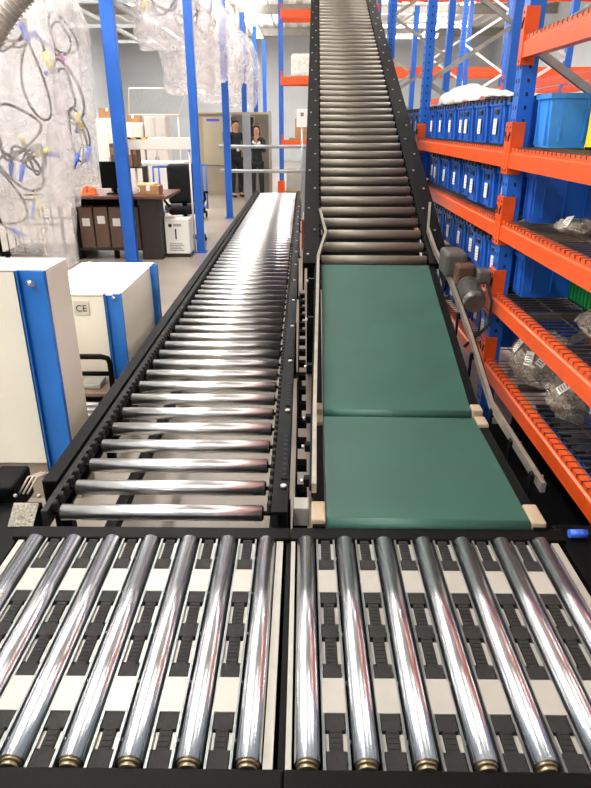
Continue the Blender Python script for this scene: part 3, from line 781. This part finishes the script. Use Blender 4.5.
# ------------------------------------------------------------------ blue posts on the left with overhead duct
for k, (x, y, w, lab) in enumerate(((-2.215, 8.2, .155, 'thick blue post standing beside the desk, nearest to the camera'), (-1.43, 8.98, .105, 'blue post beside the office chair'),
        (-1.41, 12.55, .12, 'blue post standing in front of the person in a dark vest'), (-1.52, 17.9, .13, 'blue post behind the partition, left of the grey rail post'),
        (-1.38, 20.2, .13, 'blue post behind the partition, above the dark window'), (-1.3, 23.5, .13, 'farthest blue post behind the partition'))):
    t = thing('steel_post', lab, 'post', (x, y, 0), 0, 'blue posts of the bag hanging frame')
    b = MB(); b.bbox((-w/2, -.05, .012), (w/2, .05, 4.2), .006)
    b.box((-w/2+.02, -.053, .02), (-w/2+.026, -.05, 4.15)); b.build('column', BLUED, t)
    b = MB(); b.box((-w/2-.03, -.08, 0), (w/2+.03, .08, .012)); b.build('base_plate', BLUED, t)
od = thing('overhead_duct', 'white sloping overhead duct running away above the left aisle', 'duct', (-2.4, 16, 3.3))
b = MB(); b.bbox((-.14, -6.5, .0), (.14, 11, .2), .02)
for k in range(12): b.bbox((-.16, -6.3+k*1.5, -.015), (.16, -6.22+k*1.5, .215), .004, seg=1)
b.build('duct_body', DUCT, od)
for k in range(5): MB().cyl((0, -5+k*3.5, .2), (0, -5+k*3.5, ZC-3.3), .012, 6).build('hanger', GALV, od)
# rail from which the bags hang
hr = thing('hanging_rail', 'grey overhead rail from which the plastic cable bags hang', 'rail', (-2.6, 7, 3.05))
b = MB()
for x in (-.35, .25): b.bar((x, -2.4, 0), (x, 6.5, 0), .05, .05)
for y in (-2.2, 0, 2.2, 4.4, 6.4): b.bar((-1.0, y, .04), (.5, y, .04), .05, .05)
for y in (-2.2, 2.2, 6.4):
    for x in (-.9, .4): b.cyl((x, y, .06), (x, y, ZC-3.05), .012, 6)
b.build('frame', ALU, hr)

# ------------------------------------------------------------------ plastic bags with cables
def film_bag(w, d, h, seed, taper=.85, n=40, m=26):
    """hangs from z=0 down to z=-h"""
    b = MB(); V = []
    for j in range(m+1):
        v = j/m; row = []
        sw = .35+.65*min(1, v*4)**.6; sw *= 1-(1-taper)*max(0, v-.6)/.4
        th = (1-v**6)*min(1, v*5)**.5*.9+.08
        for i in range(n):
            a = 2*PI*i/n
            fold = 1+.10*sin(a*5+seed*3+v*2)+.22*noise.noise(Vector((cos(a)*1.5, sin(a)*1.5+seed, v*4)))+.1*noise.noise(Vector((cos(a)*5, sin(a)*5+seed, v*11)))
            ca, sa = cos(a), sin(a); e = .6
            x = abs(ca)**e*(1 if ca > 0 else -1)*w/2*sw*fold; y = abs(sa)**e*(1 if sa > 0 else -1)*d/2*th*fold
            row.append(b.v((x, y, -h*v+(.03*sin(a*3+seed) if j == m else 0))))
        V.append(row)
    for j in range(m):
        for i in range(n): b.f([V[j][i], V[j][(i+1) % n], V[j+1][(i+1) % n], V[j+1][i]], True)
    b.f(V[-1]); return b
def cable(label, c, w, d, h, seed, turns=1.6, r=.013, plug=BLUEP, plug2=YELP, m=CABB):
    t = thing('cable', label, 'cable', c); rnd = random.Random(seed)
    pts = []; n = 34; ph = rnd.uniform(0, 6); hx, hz_ = w*rnd.uniform(.32, .42), h
    for i in range(n):
        u = i/(n-1); a = ph+turns*2*PI*u
        pts.append((hx*cos(a)*(1-.25*u)+.05*w*sin(a*2.3), d*.22*sin(a*1.3+seed), hz_*(.5*sin(a)*(1-.2*u)+.12*sin(a*1.7+seed))))
    MB().tube(pts, r, 7).build('wire', m, t)
    for (p, q, mm, nm) in ((Vector(pts[0]), Vector(pts[2]), plug, 'plug'), (Vector(pts[-1]), Vector(pts[-3]), plug2, 'plug')):
        dd = (p-q).normalized(); MB().cyl(p, p+dd*.16, r*2.1, 10, r*1.5).build(nm, mm, t)
    return t
# x, y, top z, width, depth, height, description
bags = [(-3.46, 6.15, 3.0, .6, .36, 2.72, 'milky plastic bag at the far left edge, reaching almost to the floor'),
        (-2.66, 6.5, 3.0, .74, .46, 2.68, 'largest milky plastic bag, hanging left of the desk down to the floor'),
        (-2.35, 7.02, 3.0, .38, .36, 1.93, 'milky plastic bag directly left of the thick blue post'),
        (-3.05, 5.6, 3.0, .75, .45, 1.72, 'upper milky plastic bag hanging in front of the largest bag'),
        (-2.8, 7.6, 3.0, .5, .4, 2.2, 'thin milky plastic bag behind the largest bag'),
        (-3.6, 7.6, 3.0, .7, .4, 2.5, 'milky plastic bag farthest left, behind the others')]
for k, (x, y, zt, w, d, h, lab) in enumerate(bags):
    t = thing('plastic_bag', lab, 'plastic bag', (x, y, zt), 0, 'hanging plastic bags of cables'); film_bag(w, d, h, 1.7*k+.4).build('film', BAGM, t)
    MB().tube([(0, 0, 0), (0, 0, .04), (.03, 0, .06)], .008, 6).build('hook', GALV, t)
cols = [(BLUEP, YELP), (LILAC, BLUEP), (YELP, BLUEP), (LILAC, LILAC), (BLUEP, REDP)]
cn = 0
def addc(x, y, z, w, h, lab, tr=1.5, r=.014, m=CABB, w2=None):
    global cn
    p = cols[cn % 5]; cable(lab, (x, y, z), w, .4, h, 11+cn*3, tr, r, p[0], p[1], m); cn += 1
addc(-2.72, 6.45, 1.62, .6, .55, 'looped grey brown cable with yellow and blue plugs in the middle of the largest bag', 1.4)
addc(-2.75, 6.5, 1.25, .55, .42, 'looped cable hanging lowest in the largest bag', 1.3)
addc(-2.55, 6.5, .85, .36, .8, 'pale cable curled at the bottom of the largest bag', 1.0, .008, CABW)
addc(-2.40, 7.0, 1.95, .4, .5, 'cable with blue plug in the bag beside the thick blue post', 1.5)
addc(-2.42, 7.0, 1.5, .34, .5, 'cable with violet plugs low in the bag beside the thick blue post', 1.3, .01, CABW)
addc(-3.38, 6.15, 1.9, .45, .55, 'cable with yellow plug in the bag at the far left edge', 1.2, .01)
addc(-3.05, 5.6, 2.35, .6, .5, 'coiled dark cable at the top of the upper bag', 2.2, .012)
addc(-2.5, 6.5, 2.0, .3, .8, 'upright cable with blue plug along the edge of the largest bag', 1.1, .012)
addc(-2.7, 6.5, 2.45, .55, .3, 'ring of cable high in the largest bag', 2.4, .012)
addc(-2.38, 7.02, 2.45, .35, .35, 'ring of cable high in the bag beside the thick blue post', 2.1, .01)
addc(-3.38, 6.15, .9, .4, .8, 'thin pale cable low in the bag at the far left edge', 1.1, .008, CABW)
addc(-2.95, 6.5, .95, .4, .6, 'dark cable low at the left side of the largest bag', 1.3, .011)
addc(-2.6, 6.5, 1.35, .3, .25, 'small dark cable ring in the middle of the largest bag', 2.2, .012)
addc(-3.2, 5.6, 2.0, .4, .3, 'small cable ring low in the upper bag', 2.3, .009)
addc(-2.8, 5.6, 1.75, .35, .35, 'dark cable bend at the bottom of the upper bag', 1.2, .01)
addc(-2.32, 7.02, 1.55, .2, .5, 'dark cable by the right edge of the bag beside the thick blue post', 1.1, .012)
# corrugated hoses at top left
ch = thing('corrugated_hose', 'grey ribbed hose arching at the top left corner', 'hose', (-1.95, 5.2, 2.30))
b = MB(); pts = [(-.35+.055*i, 0, -.12+.42*sin(i/11*PI*.55)) for i in range(12)]
b.tube(pts, .07, 14)
for i in range(11):
    for q in (0, .5):
        p = Vector(pts[i]).lerp(Vector(pts[i+1]), q); dd = (Vector(pts[i+1])-Vector(pts[i])).normalized(); b.cyl(p, p+dd*.012, .082, 14)
b.build('hose', mat('grey_hose', '#a59c94', .45, .1, .1, 8), ch)
# row of hanging bags further back along the posts
for k in range(9):
    x = -1.72+.08*((k*5) % 4-1.5); y = 9.6+k*1.25; h = 1.15+.25*((k*2) % 3)
    t = thing('plastic_bag', 'far hanging milky bag above the left aisle, %s from the thick blue post' % ORD[k], 'plastic bag', (x, y, 3.75), 0, 'far hanging bags over the left aisle')
    film_bag(.8, .6, h, 9+k*2.3, n=28, m=16).build('film', BAGM, t)
    c = cable('dark cable coil inside the far hanging bag %s from the thick blue post' % ORD[k], (x, y, 3.25), .55, .3, .45, 60+k, 2.2, .014, cols[k % 5][0], cols[k % 5][1])
ar = thing('hanging_rail', 'white overhead rail holding the far bags above the left aisle', 'rail', (-1.78, 14.5, 3.8))
b = MB(); b.bar((0, -5.4, 0), (0, 9, 0), .06, .08)
for k in range(5): b.cyl((0, -5+k*3.3, 0), (0, -5+k*3.3, ZC-3.8), .012, 6)
b.build('frame', DUCT, ar)

# ------------------------------------------------------------------ desk corner
DK = thing('desk', 'dark brown desk with a reddish top behind the thick blue post', 'desk', (-2.4, 8.8, 0))
MB().bbox((-3.0, 8.35, .78), (-1.73, 9.3, .82), .006).build('desktop', WOOD, DK, True)
MB().bbox((-2.12, 8.42, .0), (-1.86, 8.7, .78), .006).build('pedestal', DESK, DK, True)
MB().box((-2.98, 9.2, .2), (-2.1, 9.23, .78)).build('back_panel', DESK, DK, True)
MB().box((-2.98, 8.42, .12), (-2.1, 9.2, .15)).build('low_shelf', DESK, DK, True)
for x in (-2.96, -2.5): MB().box((x-.03, 8.5, 0), (x+.03, 8.56, .12)).build('foot', BLK, DK, True)
MB().box((-3.0, 8.4, 0), (-2.96, 9.2, .78)).build('side_panel', DESK, DK, True)
for k in range(4):
    x = -2.93+k*.2
    t = thing('box_file', 'dark brown box file with white label under the desk, %s from the left' % ORD[k], 'box file', (x+.09, 8.6, .151), 0, 'box files on the low shelf of the desk')
    MB().bbox((-.09, -.15, 0), (.09, .15, .52), .004).build('body', FILE, t); MB().box((-.05, -.152, .28+.03*(k % 2)), (.05, -.15, .38+.03*(k % 2))).build('paper_label', PAPER, t)
MN = thing('monitor', 'black computer monitor standing on the desk left of the thick blue post', 'monitor', (-2.46, 8.62, .821))
b = MB(); b.bbox((-.17, -.02, .07), (.17, .02, .40), .008); b.build('screen', BLK, MN); b = MB(); b.bbox((-.1, -.07, 0), (.1, .07, .015), .004); b.box((-.025, .0, .01), (.025, .02, .2)); b.build('stand', BLK, MN)
for k in range(5):
    t = thing('ring_binder', 'brown folder standing behind the monitor on the desk, %s from the left' % ORD[k], 'folder', (-2.56+k*.075, 9.12, 1.135), 0, 'folders behind the monitor')
    MB().bbox((-.034, -.1, 0), (.034, .1, .29), .004).build('cover', (FILE, CARD)[k % 2], t); MB().box((-.02, -.102, .15), (.02, -.1, .24)).build('spine_label', (CARD, PAPER)[k % 2], t)
st = thing('desk_shelf', 'small raised shelf on the desk carrying the brown folders', 'shelf', (-2.4, 9.12, .821))
b = MB(); b.box((-.22, -.12, .295), (.24, .12, .312)); b.box((-.22, -.12, 0), (-.205, .12, .295)); b.box((.225, -.12, 0), (.24, .12, .295)); b.build('boards', DESK, st)
OR = thing('hard_hat', 'orange helmet-like object lying on the left end of the desk', 'helmet', (-2.78, 8.55, .821))
b = MB(); b.lathe([(.115, 0), (.115, .01), (.1, .012), (.095, .05), (.07, .09), (.03, .105), (.001, .107)]); b.build('shell', mat('orange_plastic', '#ee6a20', .35), OR)
MB().bbox((-.012, -.1, .03), (.012, .1, .112), .006).build('ridge', mat('orange_plastic_dark', '#d8581a', .35), OR)
carton('small open cardboard box on the right end of the desk', (-2.14, 8.5, .821), (-1.86, 8.75, .93))
b = thing('paper_stack', 'yellowish paper stack lying on the small box on the desk', 'papers', (-2.02, 8.62, .933)); MB().bbox((-.13, -.08, 0), (.1, .08, .025), .003).build('sheets', mat('pale_yellow_paper', '#e2d3a0', .7), b)
MG = thing('mug', 'pale mug on the desk beside the thick blue post', 'mug', (-2.19, 8.5, .821)); b = MB(); b.lathe([(.04, 0), (.045, .02), (.045, .11), (.039, .11), (.037, .02)]); b.build('cup', PAPER, MG); MB().tube([(.044, 0, .03), (.075, 0, .04), (.075, 0, .08), (.044, 0, .09)], .007, 6).build('handle', PAPER, MG)
# office chair
OC = thing('office_chair', 'black fabric office chair turned sideways behind the desk', 'office chair', (-1.76, 9.75, 0), radians(20))
OC.scale = (1.12, 1.12, 1.05)
b = MB(); b.bbox((-.21, -.06, .55), (.21, .05, 1.08), .054, seg=5); b.build('backrest', FAB, OC)
b = MB(); b.bbox((-.24, -.22, .42), (.24, .26, .52), .04, seg=4); b.build('seat', FAB, OC)
MB().cyl((0, 0, .1), (0, 0, .43), .03, 12).build('column', BLK, OC)
MB().bar((0, .02, .45), (0, .02, .75), .06, .02, (0, 1, 0)).build('back_bar', BLK, OC)
for k in range(5):
    a = 2*PI*k/5+.3; b = MB(); b.bar((0, 0, .1), (.28*cos(a), .28*sin(a), .075), .04, .03); b.cyl((.28*cos(a)-.015, .28*sin(a), .03), (.28*cos(a)+.015, .28*sin(a), .03), .03, 12); b.build('star_leg', BLK, OC)
for s in (-1, 1): MB().tube([(s*.2, -.05, .5), (s*.27, -.03, .6), (s*.27, .0, .7), (s*.27, -.2, .71)], .016, 8).build('armrest', BLK, OC)
WC = thing('white_carton', 'white printed carton with a dark base standing on the floor beside the desk', 'carton', (-1.68, 8.72, 0))
b = MB(); b.bbox((-.16, -.13, .05), (.16, .15, .5), .004); b.build('body', PAPER, WC); MB().box((-.161, -.131, 0), (.161, .151, .05)).build('base_band', DARKW, WC)
text('I', .2, 'bold_print', PRINT, WC, Matrix.Translation((-.02, -.1315, .3)) @ Matrix.Rotation(PI/2, 4, 'X'), .001)
b = MB(); b.cyl((-.09, -.1305, .42), (-.09, -.1315, .42), .025, 14)
for k in range(3): b.box((-.05, -.132, .41+k*.012), (.06, -.1305, .416+k*.012))
for k in range(5): b.box((-.11, -.132, .09+k*.022), (.08-.02*(k % 3), -.1305, .096+k*.022))
b.build('print', PRINT, WC)
RC = thing('roll_cage', 'dark wire roll cage standing on the floor behind the plastic bags at left', 'cage', (-3.45, 8.4, 0))
b = MB()
for i in range(9): b.cyl((-.4+i*.1, -.3, .15), (-.4+i*.1, -.3, .8), .008, 6)
for z in (.15, .5, .8): b.bar((-.42, -.3, z), (.42, -.3, z), .02, .02); b.bar((-.42, .3, z), (.42, .3, z), .02, .02)
for q in (-.42, .42): b.cyl((q, -.3, .1), (q, -.3, .85), .015, 8); b.cyl((q, .3, .1), (q, .3, .85), .015, 8); b.bar((q, -.3, .8), (q, .3, .8), .02, .02)
b.build('wire_frame', BLK, RC); MB().bbox((-.43, -.32, .1), (.43, .32, .14), .004).build('base', BLK, RC)
for q in (-.36, .36):
    for p_ in (-.26, .26): MB().cyl((q-.015, p_, .05), (q+.015, p_, .05), .05, 14).build('wheel', BLKR, RC)
# white barrier beam with hazard tape, mesh panel, white shelves behind
SB = thing('safety_beam', 'white horizontal beam with yellow and black hazard tape between the blue posts', 'beam', (-1.95, 9.05, 1.35))
b = MB(); b.bbox((-.5, -.04, 0), (.52, .04, .15), .006); b.build('beam', DUCT, SB); MB().box((-.5, -.043, .128), (-.12, .043, .153)).build('hazard_tape', TAPE, SB)
for sx in (-.32, .42): MB().cyl((sx, 0, -1.35), (sx, 0, 0), .014, 8).build('leg', DUCT, SB)
WS = thing('work_shelf', 'white worktable with a pale top behind the beam, left of the office chair', 'table', (-2.0, 10.6, 0))
MB().bbox((-.95, -.3, 1.08), (.15, .3, 1.12), .004).build('top', DUCT, WS)
for sx in (-.9, .1):
    for sy in (-.26, .26): MB().cyl((sx, sy, 0), (sx, sy, 1.08), .02, 8).build('leg', ALU, WS)
BT = thing('trolley_frame', 'dark blue tube trolley frame behind the office chair', 'trolley', (-2.3, 12.2, 0))
b = MB()
for (p, q) in (((-.45, 0, .15), (-.45, 0, .95)), ((.45, 0, .15), (.45, 0, .95)), ((-.45, 0, .95), (.45, 0, .95)), ((-.45, 0, .15), (.45, 0, .15)), ((-.15, 0, .15), (-.15, 0, .95)), ((-.45, .5, .15), (-.45, .5, .95)), ((.45, .5, .15), (.45, .5, .95)), ((-.45, 0, .2), (-.45, .5, .2)), ((.45, 0, .2), (.45, .5, .2)), ((-.45, .5, .95), (.45, .5, .95))): b.cyl(p, q, .016, 8)
b.build('tube_frame', BLUED, BT); MB().bbox((-.43, .02, .2), (.43, .5, .23), .004).build('deck', GALV, BT)
for sx in (-.42, .42):
    for sy in (.02, .48): MB().cyl((sx-.015, sy, .06), (sx+.015, sy, .06), .06, 14).build('wheel', BLKR, BT)
for k, (x, w, hh) in enumerate(((-3.95, .5, 1.78), (-3.45, .42, 1.7), (-2.99, .44, 1.82))):
    t = thing('tall_cabinet', ('tall white cabinet at the back behind the monitor', 'narrow white cabinet at the back, middle of three', 'tall white cabinet at the back, right of the narrow one')[k], 'cabinet', (x, 13.8, 0), 0, None)
    MB().bbox((-w/2, 0, 0), (w/2, .45, hh), .008).build('body', DUCT, t)
    for s in (0, 1):
        d_ = MB().bbox((-w/2+.01+s*w/2, -.02, .06), (s*w/2-.01, 0, hh-.03), .004).build('door', DUCT, t)
        MB().box(((-.04 if s == 0 else .02), -.035, hh*.5), ((-.02 if s == 0 else .04), -.02, hh*.5+.15)).build('handle', ALU, d_)
LP = thing('mesh_panel', 'grey wire mesh panel leaning above the white cabinets', 'mesh panel', (-3.05, 14.4, 1.85))
b = MB(); b.tube([(-.6, 0, 0), (.45, 0, 0), (.65, 0, .5), (-.55, 0, .5), (-.6, 0, 0)], .02, 6)
b.build('frame', DUCT, LP); b = MB()
for k in range(24): b.box((-.57+k*.05, -.003, .01), (-.563+k*.05, .003, .5))
for k in range(9): b.box((-.58, -.003, .04+k*.05), (.5+.02*k, .003, .047+k*.05))
b.build('mesh', GALV, LP)
for sx in (-.5, .42): MB().cyl((sx, .02, -1.85), (sx, .02, 0), .018, 8).build('support_leg', DUCT, LP)
carton('small brown carton on top of the tall white cabinet at the back left', (-4.12, 13.85, 1.782), (-3.78, 14.2, 1.97))
carton('small brown carton on top of the narrow white cabinet', (-3.58, 13.9, 1.702), (-3.33, 14.15, 1.84))

# ------------------------------------------------------------------ partition, guard rail, sign
PT = thing('office_partition', 'beige panelled office partition behind the two people', 'partition', (-1.5, 17.1, 0))
MB().bbox((-2.62, 17.05, .0), (-1.82, 17.12, 1.93), .006).build('wall_panel', PANEL, PT, True)
MB().bbox((-2.5, 17.02, .72), (-1.9, 17.05, 1.84), .004).build('pale_board', mat('pale_board', '#b0a690', .6, 0, .04, 2), PT, True)
MB().box((-2.4, 17.015, 1.74), (-2.08, 17.02, 1.80)).build('blue_sign_strip', LILAC, PT, True)
MB().box((-2.02, 17.015, 1.28), (-1.93, 17.02, 1.5)).build('notice', PANELD, PT, True)
MB().bbox((-1.815, 17.3, 0), (-.80, 17.36, 1.93), .006).build('wall_panel', PANELD, PT, True)
w_ = MB().box((-1.5, 17.285, 1.25), (-1.25, 17.3, 1.84)).build('window', DARKW, PT, True)
b = MB()
for q in (((-1.53, 17.28, 1.22), (-1.5, 17.3, 1.87)), ((-1.25, 17.28, 1.22), (-1.22, 17.3, 1.87)), ((-1.5, 17.28, 1.84), (-1.25, 17.3, 1.87)), ((-1.5, 17.28, 1.22), (-1.25, 17.3, 1.25))): b.box(*q)
b.build('window_frame', PANEL, w_, True)
MB().bbox((-.86, 17.0, 0), (-.79, 17.1, 1.97), .006).build('white_post', PLATE, PT, True)['label'] = 'bright white post'
b = MB(); b.bbox((-2.62, 17.0, 1.9), (-.865, 17.12, 1.95), .004); b.build('top_rail', PANEL, PT, True)
GR = thing('guard_rail', 'grey guard rail with a wide post in front of the two people', 'guard rail', (-1.12, 13.5, 0))
MB().bbox((-.075, -.05, .0), (.075, .05, 1.85), .006).build('post', ALU, GR)
for z in (1.26, .80): MB().cyl((-.55, -.06, z), (1.2, -.06, z), .035, 12).build('rail', ALU, GR)
MB().bbox((1.12, -.05, 0), (1.2, -.0, 1.3), .004).build('end_post', ALU, GR)
SG = thing('sign_stand', 'white sign card on a thin pole at the end of the roller conveyor', 'sign', (-.02, 12.45, 0))
MB().cyl((0, 0, 0), (0, 0, 1.75), .02, 10).build('pole', ALU, SG); MB().bbox((-.1, -.035, 1.62), (.1, -.02, 1.92), .004).build('card', PAPER, SG); MB().cyl((0, 0, 0), (0, 0, .015), .09, 18).build('base', ALU, SG)
b = MB(); b.box((-.03, -.0365, 1.80), (.03, -.035, 1.86)); b.build('printed_mark', mat('grey_print', '#8a8a8a', .6), SG)

# ------------------------------------------------------------------ people
def skinmesh(name, pts, edges, m, parent, sub=2, root=0):
    me = bpy.data.meshes.new(name); me.from_pydata([p[:3] for p in pts], edges, []); me.materials.append(m)
    o = bpy.data.objects.new(name, me); C.objects.link(o)
    if parent is not None: o.parent = parent
    sk = o.modifiers.new('skin', 'SKIN'); sk.use_smooth_shade = True
    for i, p in enumerate(pts):
        v = me.skin_vertices[0].data[i]; v.radius = (p[3], p[4] if len(p) > 4 else p[3]); v.use_root = (i == root)
    ss = o.modifiers.new('s', 'SUBSURF'); ss.levels = sub; ss.render_levels = sub
    return o
def person(label, loc, rz, h, woman, handL, handR, elL, elR):
    k = h/1.75
    t = thing('person', label, 'person', loc, rz)
    sc = lambda P: [(p[0]*k, p[1]*k, p[2]*k)+tuple(r*k for r in p[3:]) for p in P]
    sw = .165 if woman else .19
    # continuous body; faces local -y
    P = [(0, 0, .95, .09, .07), (0, 0, 1.12, .085, .065), (0, 0, 1.32, .1, .07), (0, 0, 1.44, .075, .05), (0, -.005, 1.50, .05), (0, -.012, 1.56, .062, .07), (0, -.015, 1.66, .075, .085), (0, -.01, 1.735, .045, .05),
         (sw, 0, 1.42, .05), elR+(.04,), handR+(.027,), (-sw, 0, 1.42, .05), elL+(.04,), handL+(.027,),
         (.08, 0, .88, .065), (.105, -.02, .5, .055), (.11, .02, .1, .04), (.115, -.10, .035, .035, .03),
         (-.08, 0, .88, .065), (-.105, -.01, .5, .055), (-.11, .02, .1, .04), (-.115, -.10, .035, .035, .03)]
    E = [(0, 1), (1, 2), (2, 3), (3, 4), (4, 5), (5, 6), (6, 7), (3, 8), (8, 9), (9, 10), (3, 11), (11, 12), (12, 13), (0, 14), (14, 15), (15, 16), (16, 17), (0, 18), (18, 19), (19, 20), (20, 21)]
    body = skinmesh('body', sc(P), E, SKIN, t)
    # hands: palm chain then five fingers each
    for hnd, el in ((handR, elR), (handL, elL)):
        H = Vector(hnd); d = (H-Vector(el)).normalized(); u = Vector((0, 0, 1)); sd = d.cross(u).normalized() if abs(d.z) < .95 else Vector((1, 0, 0)); nn = sd.cross(d)
        Q = [tuple(H)+(.026, .02), tuple(H+d*.05)+(.032, .016)]; Ee = [(0, 1)]
        for f_ in range(4):
            a = H+d*.075+sd*(f_-1.5)*.019; L_ = (.055, .068, .064, .048)[f_]
            Q += [tuple(a)+(.009,), tuple(a+d*L_*.5-nn*.012)+(.0085,), tuple(a+d*L_*.75-nn*.035)+(.0075,)]; n_ = len(Q); Ee += [(1, n_-3), (n_-3, n_-2), (n_-2, n_-1)]
        a = H+d*.02+sd*.035; Q += [tuple(a)+(.011,), tuple(a+sd*.02+d*.035-nn*.015)+(.009,)]; n_ = len(Q); Ee += [(0, n_-2), (n_-2, n_-1)]
        skinmesh('hand', sc(Q), Ee, SKIN, t, 1)
    J = [(0, 0, .88, .15, .115), (0, 0, 1.0, .145, .115), (0, 0, 1.15, .128, .10), (0, 0, 1.32, .15, .11), (0, 0, 1.455, .098, .075), (sw, 0, 1.42, .066), elR+(.052,), tuple(Vector(handR).lerp(Vector(elR), .12))+(.04,), (-sw, 0, 1.42, .066), elL+(.052,), tuple(Vector(handL).lerp(Vector(elL), .12))+(.04,)]
    skinmesh('jacket', sc(J), [(0, 1), (1, 2), (2, 3), (3, 4), (4, 5), (5, 6), (6, 7), (4, 8), (8, 9), (9, 10)], JACK, t)
    for side, i in (('R', 1), ('L', -1)):
        hnd, el = (handR, elR) if i > 0 else (handL, elL)
        a = Vector(hnd).lerp(Vector(el), .2)*k; c = Vector(hnd).lerp(Vector(el), .06)*k; MB().cyl(a, c, .05*k, 14).build('cuff', PAPER, t)
    L_ = [(0, 0, .93, .135, .105), (.085, 0, .86, .095), (.105, -.02, .5, .07), (.11, .02, .09, .058), (-.085, 0, .86, .095), (-.105, -.01, .5, .07), (-.11, .02, .09, .058)]
    skinmesh('trousers', sc(L_), [(0, 1), (1, 2), (2, 3), (0, 4), (4, 5), (5, 6)], TROU, t)
    for s in (-1, 1):
        skinmesh('shoe', sc([(s*.11, .04, .045, .045, .04), (s*.112, -.05, .04, .045, .034), (s*.116, -.15, .034, .04, .028)]), [(0, 1), (1, 2)], BLK, t, 1)
    hr_ = [(0, .04, 1.70, .08, .085), (0, .005, 1.765, .06, .06), (0, .055, 1.60, .07, .06)]; he = [(0, 1), (0, 2)]
    if woman: hr_ += [(.085, .015, 1.54, .036), (-.085, .015, 1.54, .036), (0, .07, 1.48, .08, .04)]; he += [(2, 3), (2, 4), (2, 5)]
    skinmesh('hair', sc(hr_), he, HAIR, t)
    # face
    for s in (-1, 1):
        MB().lathe([(.001, -.009), (.009, -.004), (.011, 0), (.009, .004), (.001, .009)], (s*.03*k, -.092*k, 1.655*k), 8).build('eye', PRINT, t)
        b = MB(); b.bbox((s*.078-.008, -.02, 1.62), (s*.078+.008, .01, 1.675), .006); b.build('ear', SKIN, t) if k else None
    b = MB(); b.bbox((-.012, -.118, 1.615), (.012, -.085, 1.655), .006); b.bm.transform(Matrix.Scale(k, 4)); b.build('nose', SKIN, t)
    b = MB(); b.bbox((-.022, -.102, 1.59), (.022, -.09, 1.598), .002); b.bm.transform(Matrix.Scale(k, 4)); b.build('mouth', mat('lips', '#8a4a42', .5), t)
    return t
person('person with short dark hair in dark clothes, half hidden behind a blue post', (-1.63, 16.35, 0), radians(35), 1.76, False, (-.05, -.27, 1.12), (.1, -.26, 1.08), (-.25, -.06, 1.13), (.25, -.05, 1.13))
person('person with long dark hair and white cuffs, hands raised to the chin', (-1.09, 15.95, 0), radians(0), 1.64, True, (-.035, -.2, 1.40), (.035, -.2, 1.38), (-.2, -.12, 1.14), (.2, -.12, 1.14))

# ------------------------------------------------------------------ camera, world, view
cam = bpy.data.cameras.new('camera'); co = bpy.data.objects.new('camera', cam); C.objects.link(co)
co.location = (0, 0, 1.65); co.rotation_euler = (radians(90-23.1), 0, radians(.64))
cam.sensor_fit = 'VERTICAL'; cam.sensor_height = 36; cam.lens = 630/788*36; cam.clip_start = .05; cam.clip_end = 200
S.camera = co
w = bpy.data.worlds.new('world'); S.world = w; w.use_nodes = True
bg = w.node_tree.nodes['Background']; bg.inputs['Color'].default_value = (.82, .9, 1, 1); bg.inputs['Strength'].default_value = .38
S.view_settings.view_transform = 'Standard'; S.view_settings.look = 'None'; S.view_settings.gamma = 1; S.view_settings.exposure = -.45
S.view_settings.use_curve_mapping = False
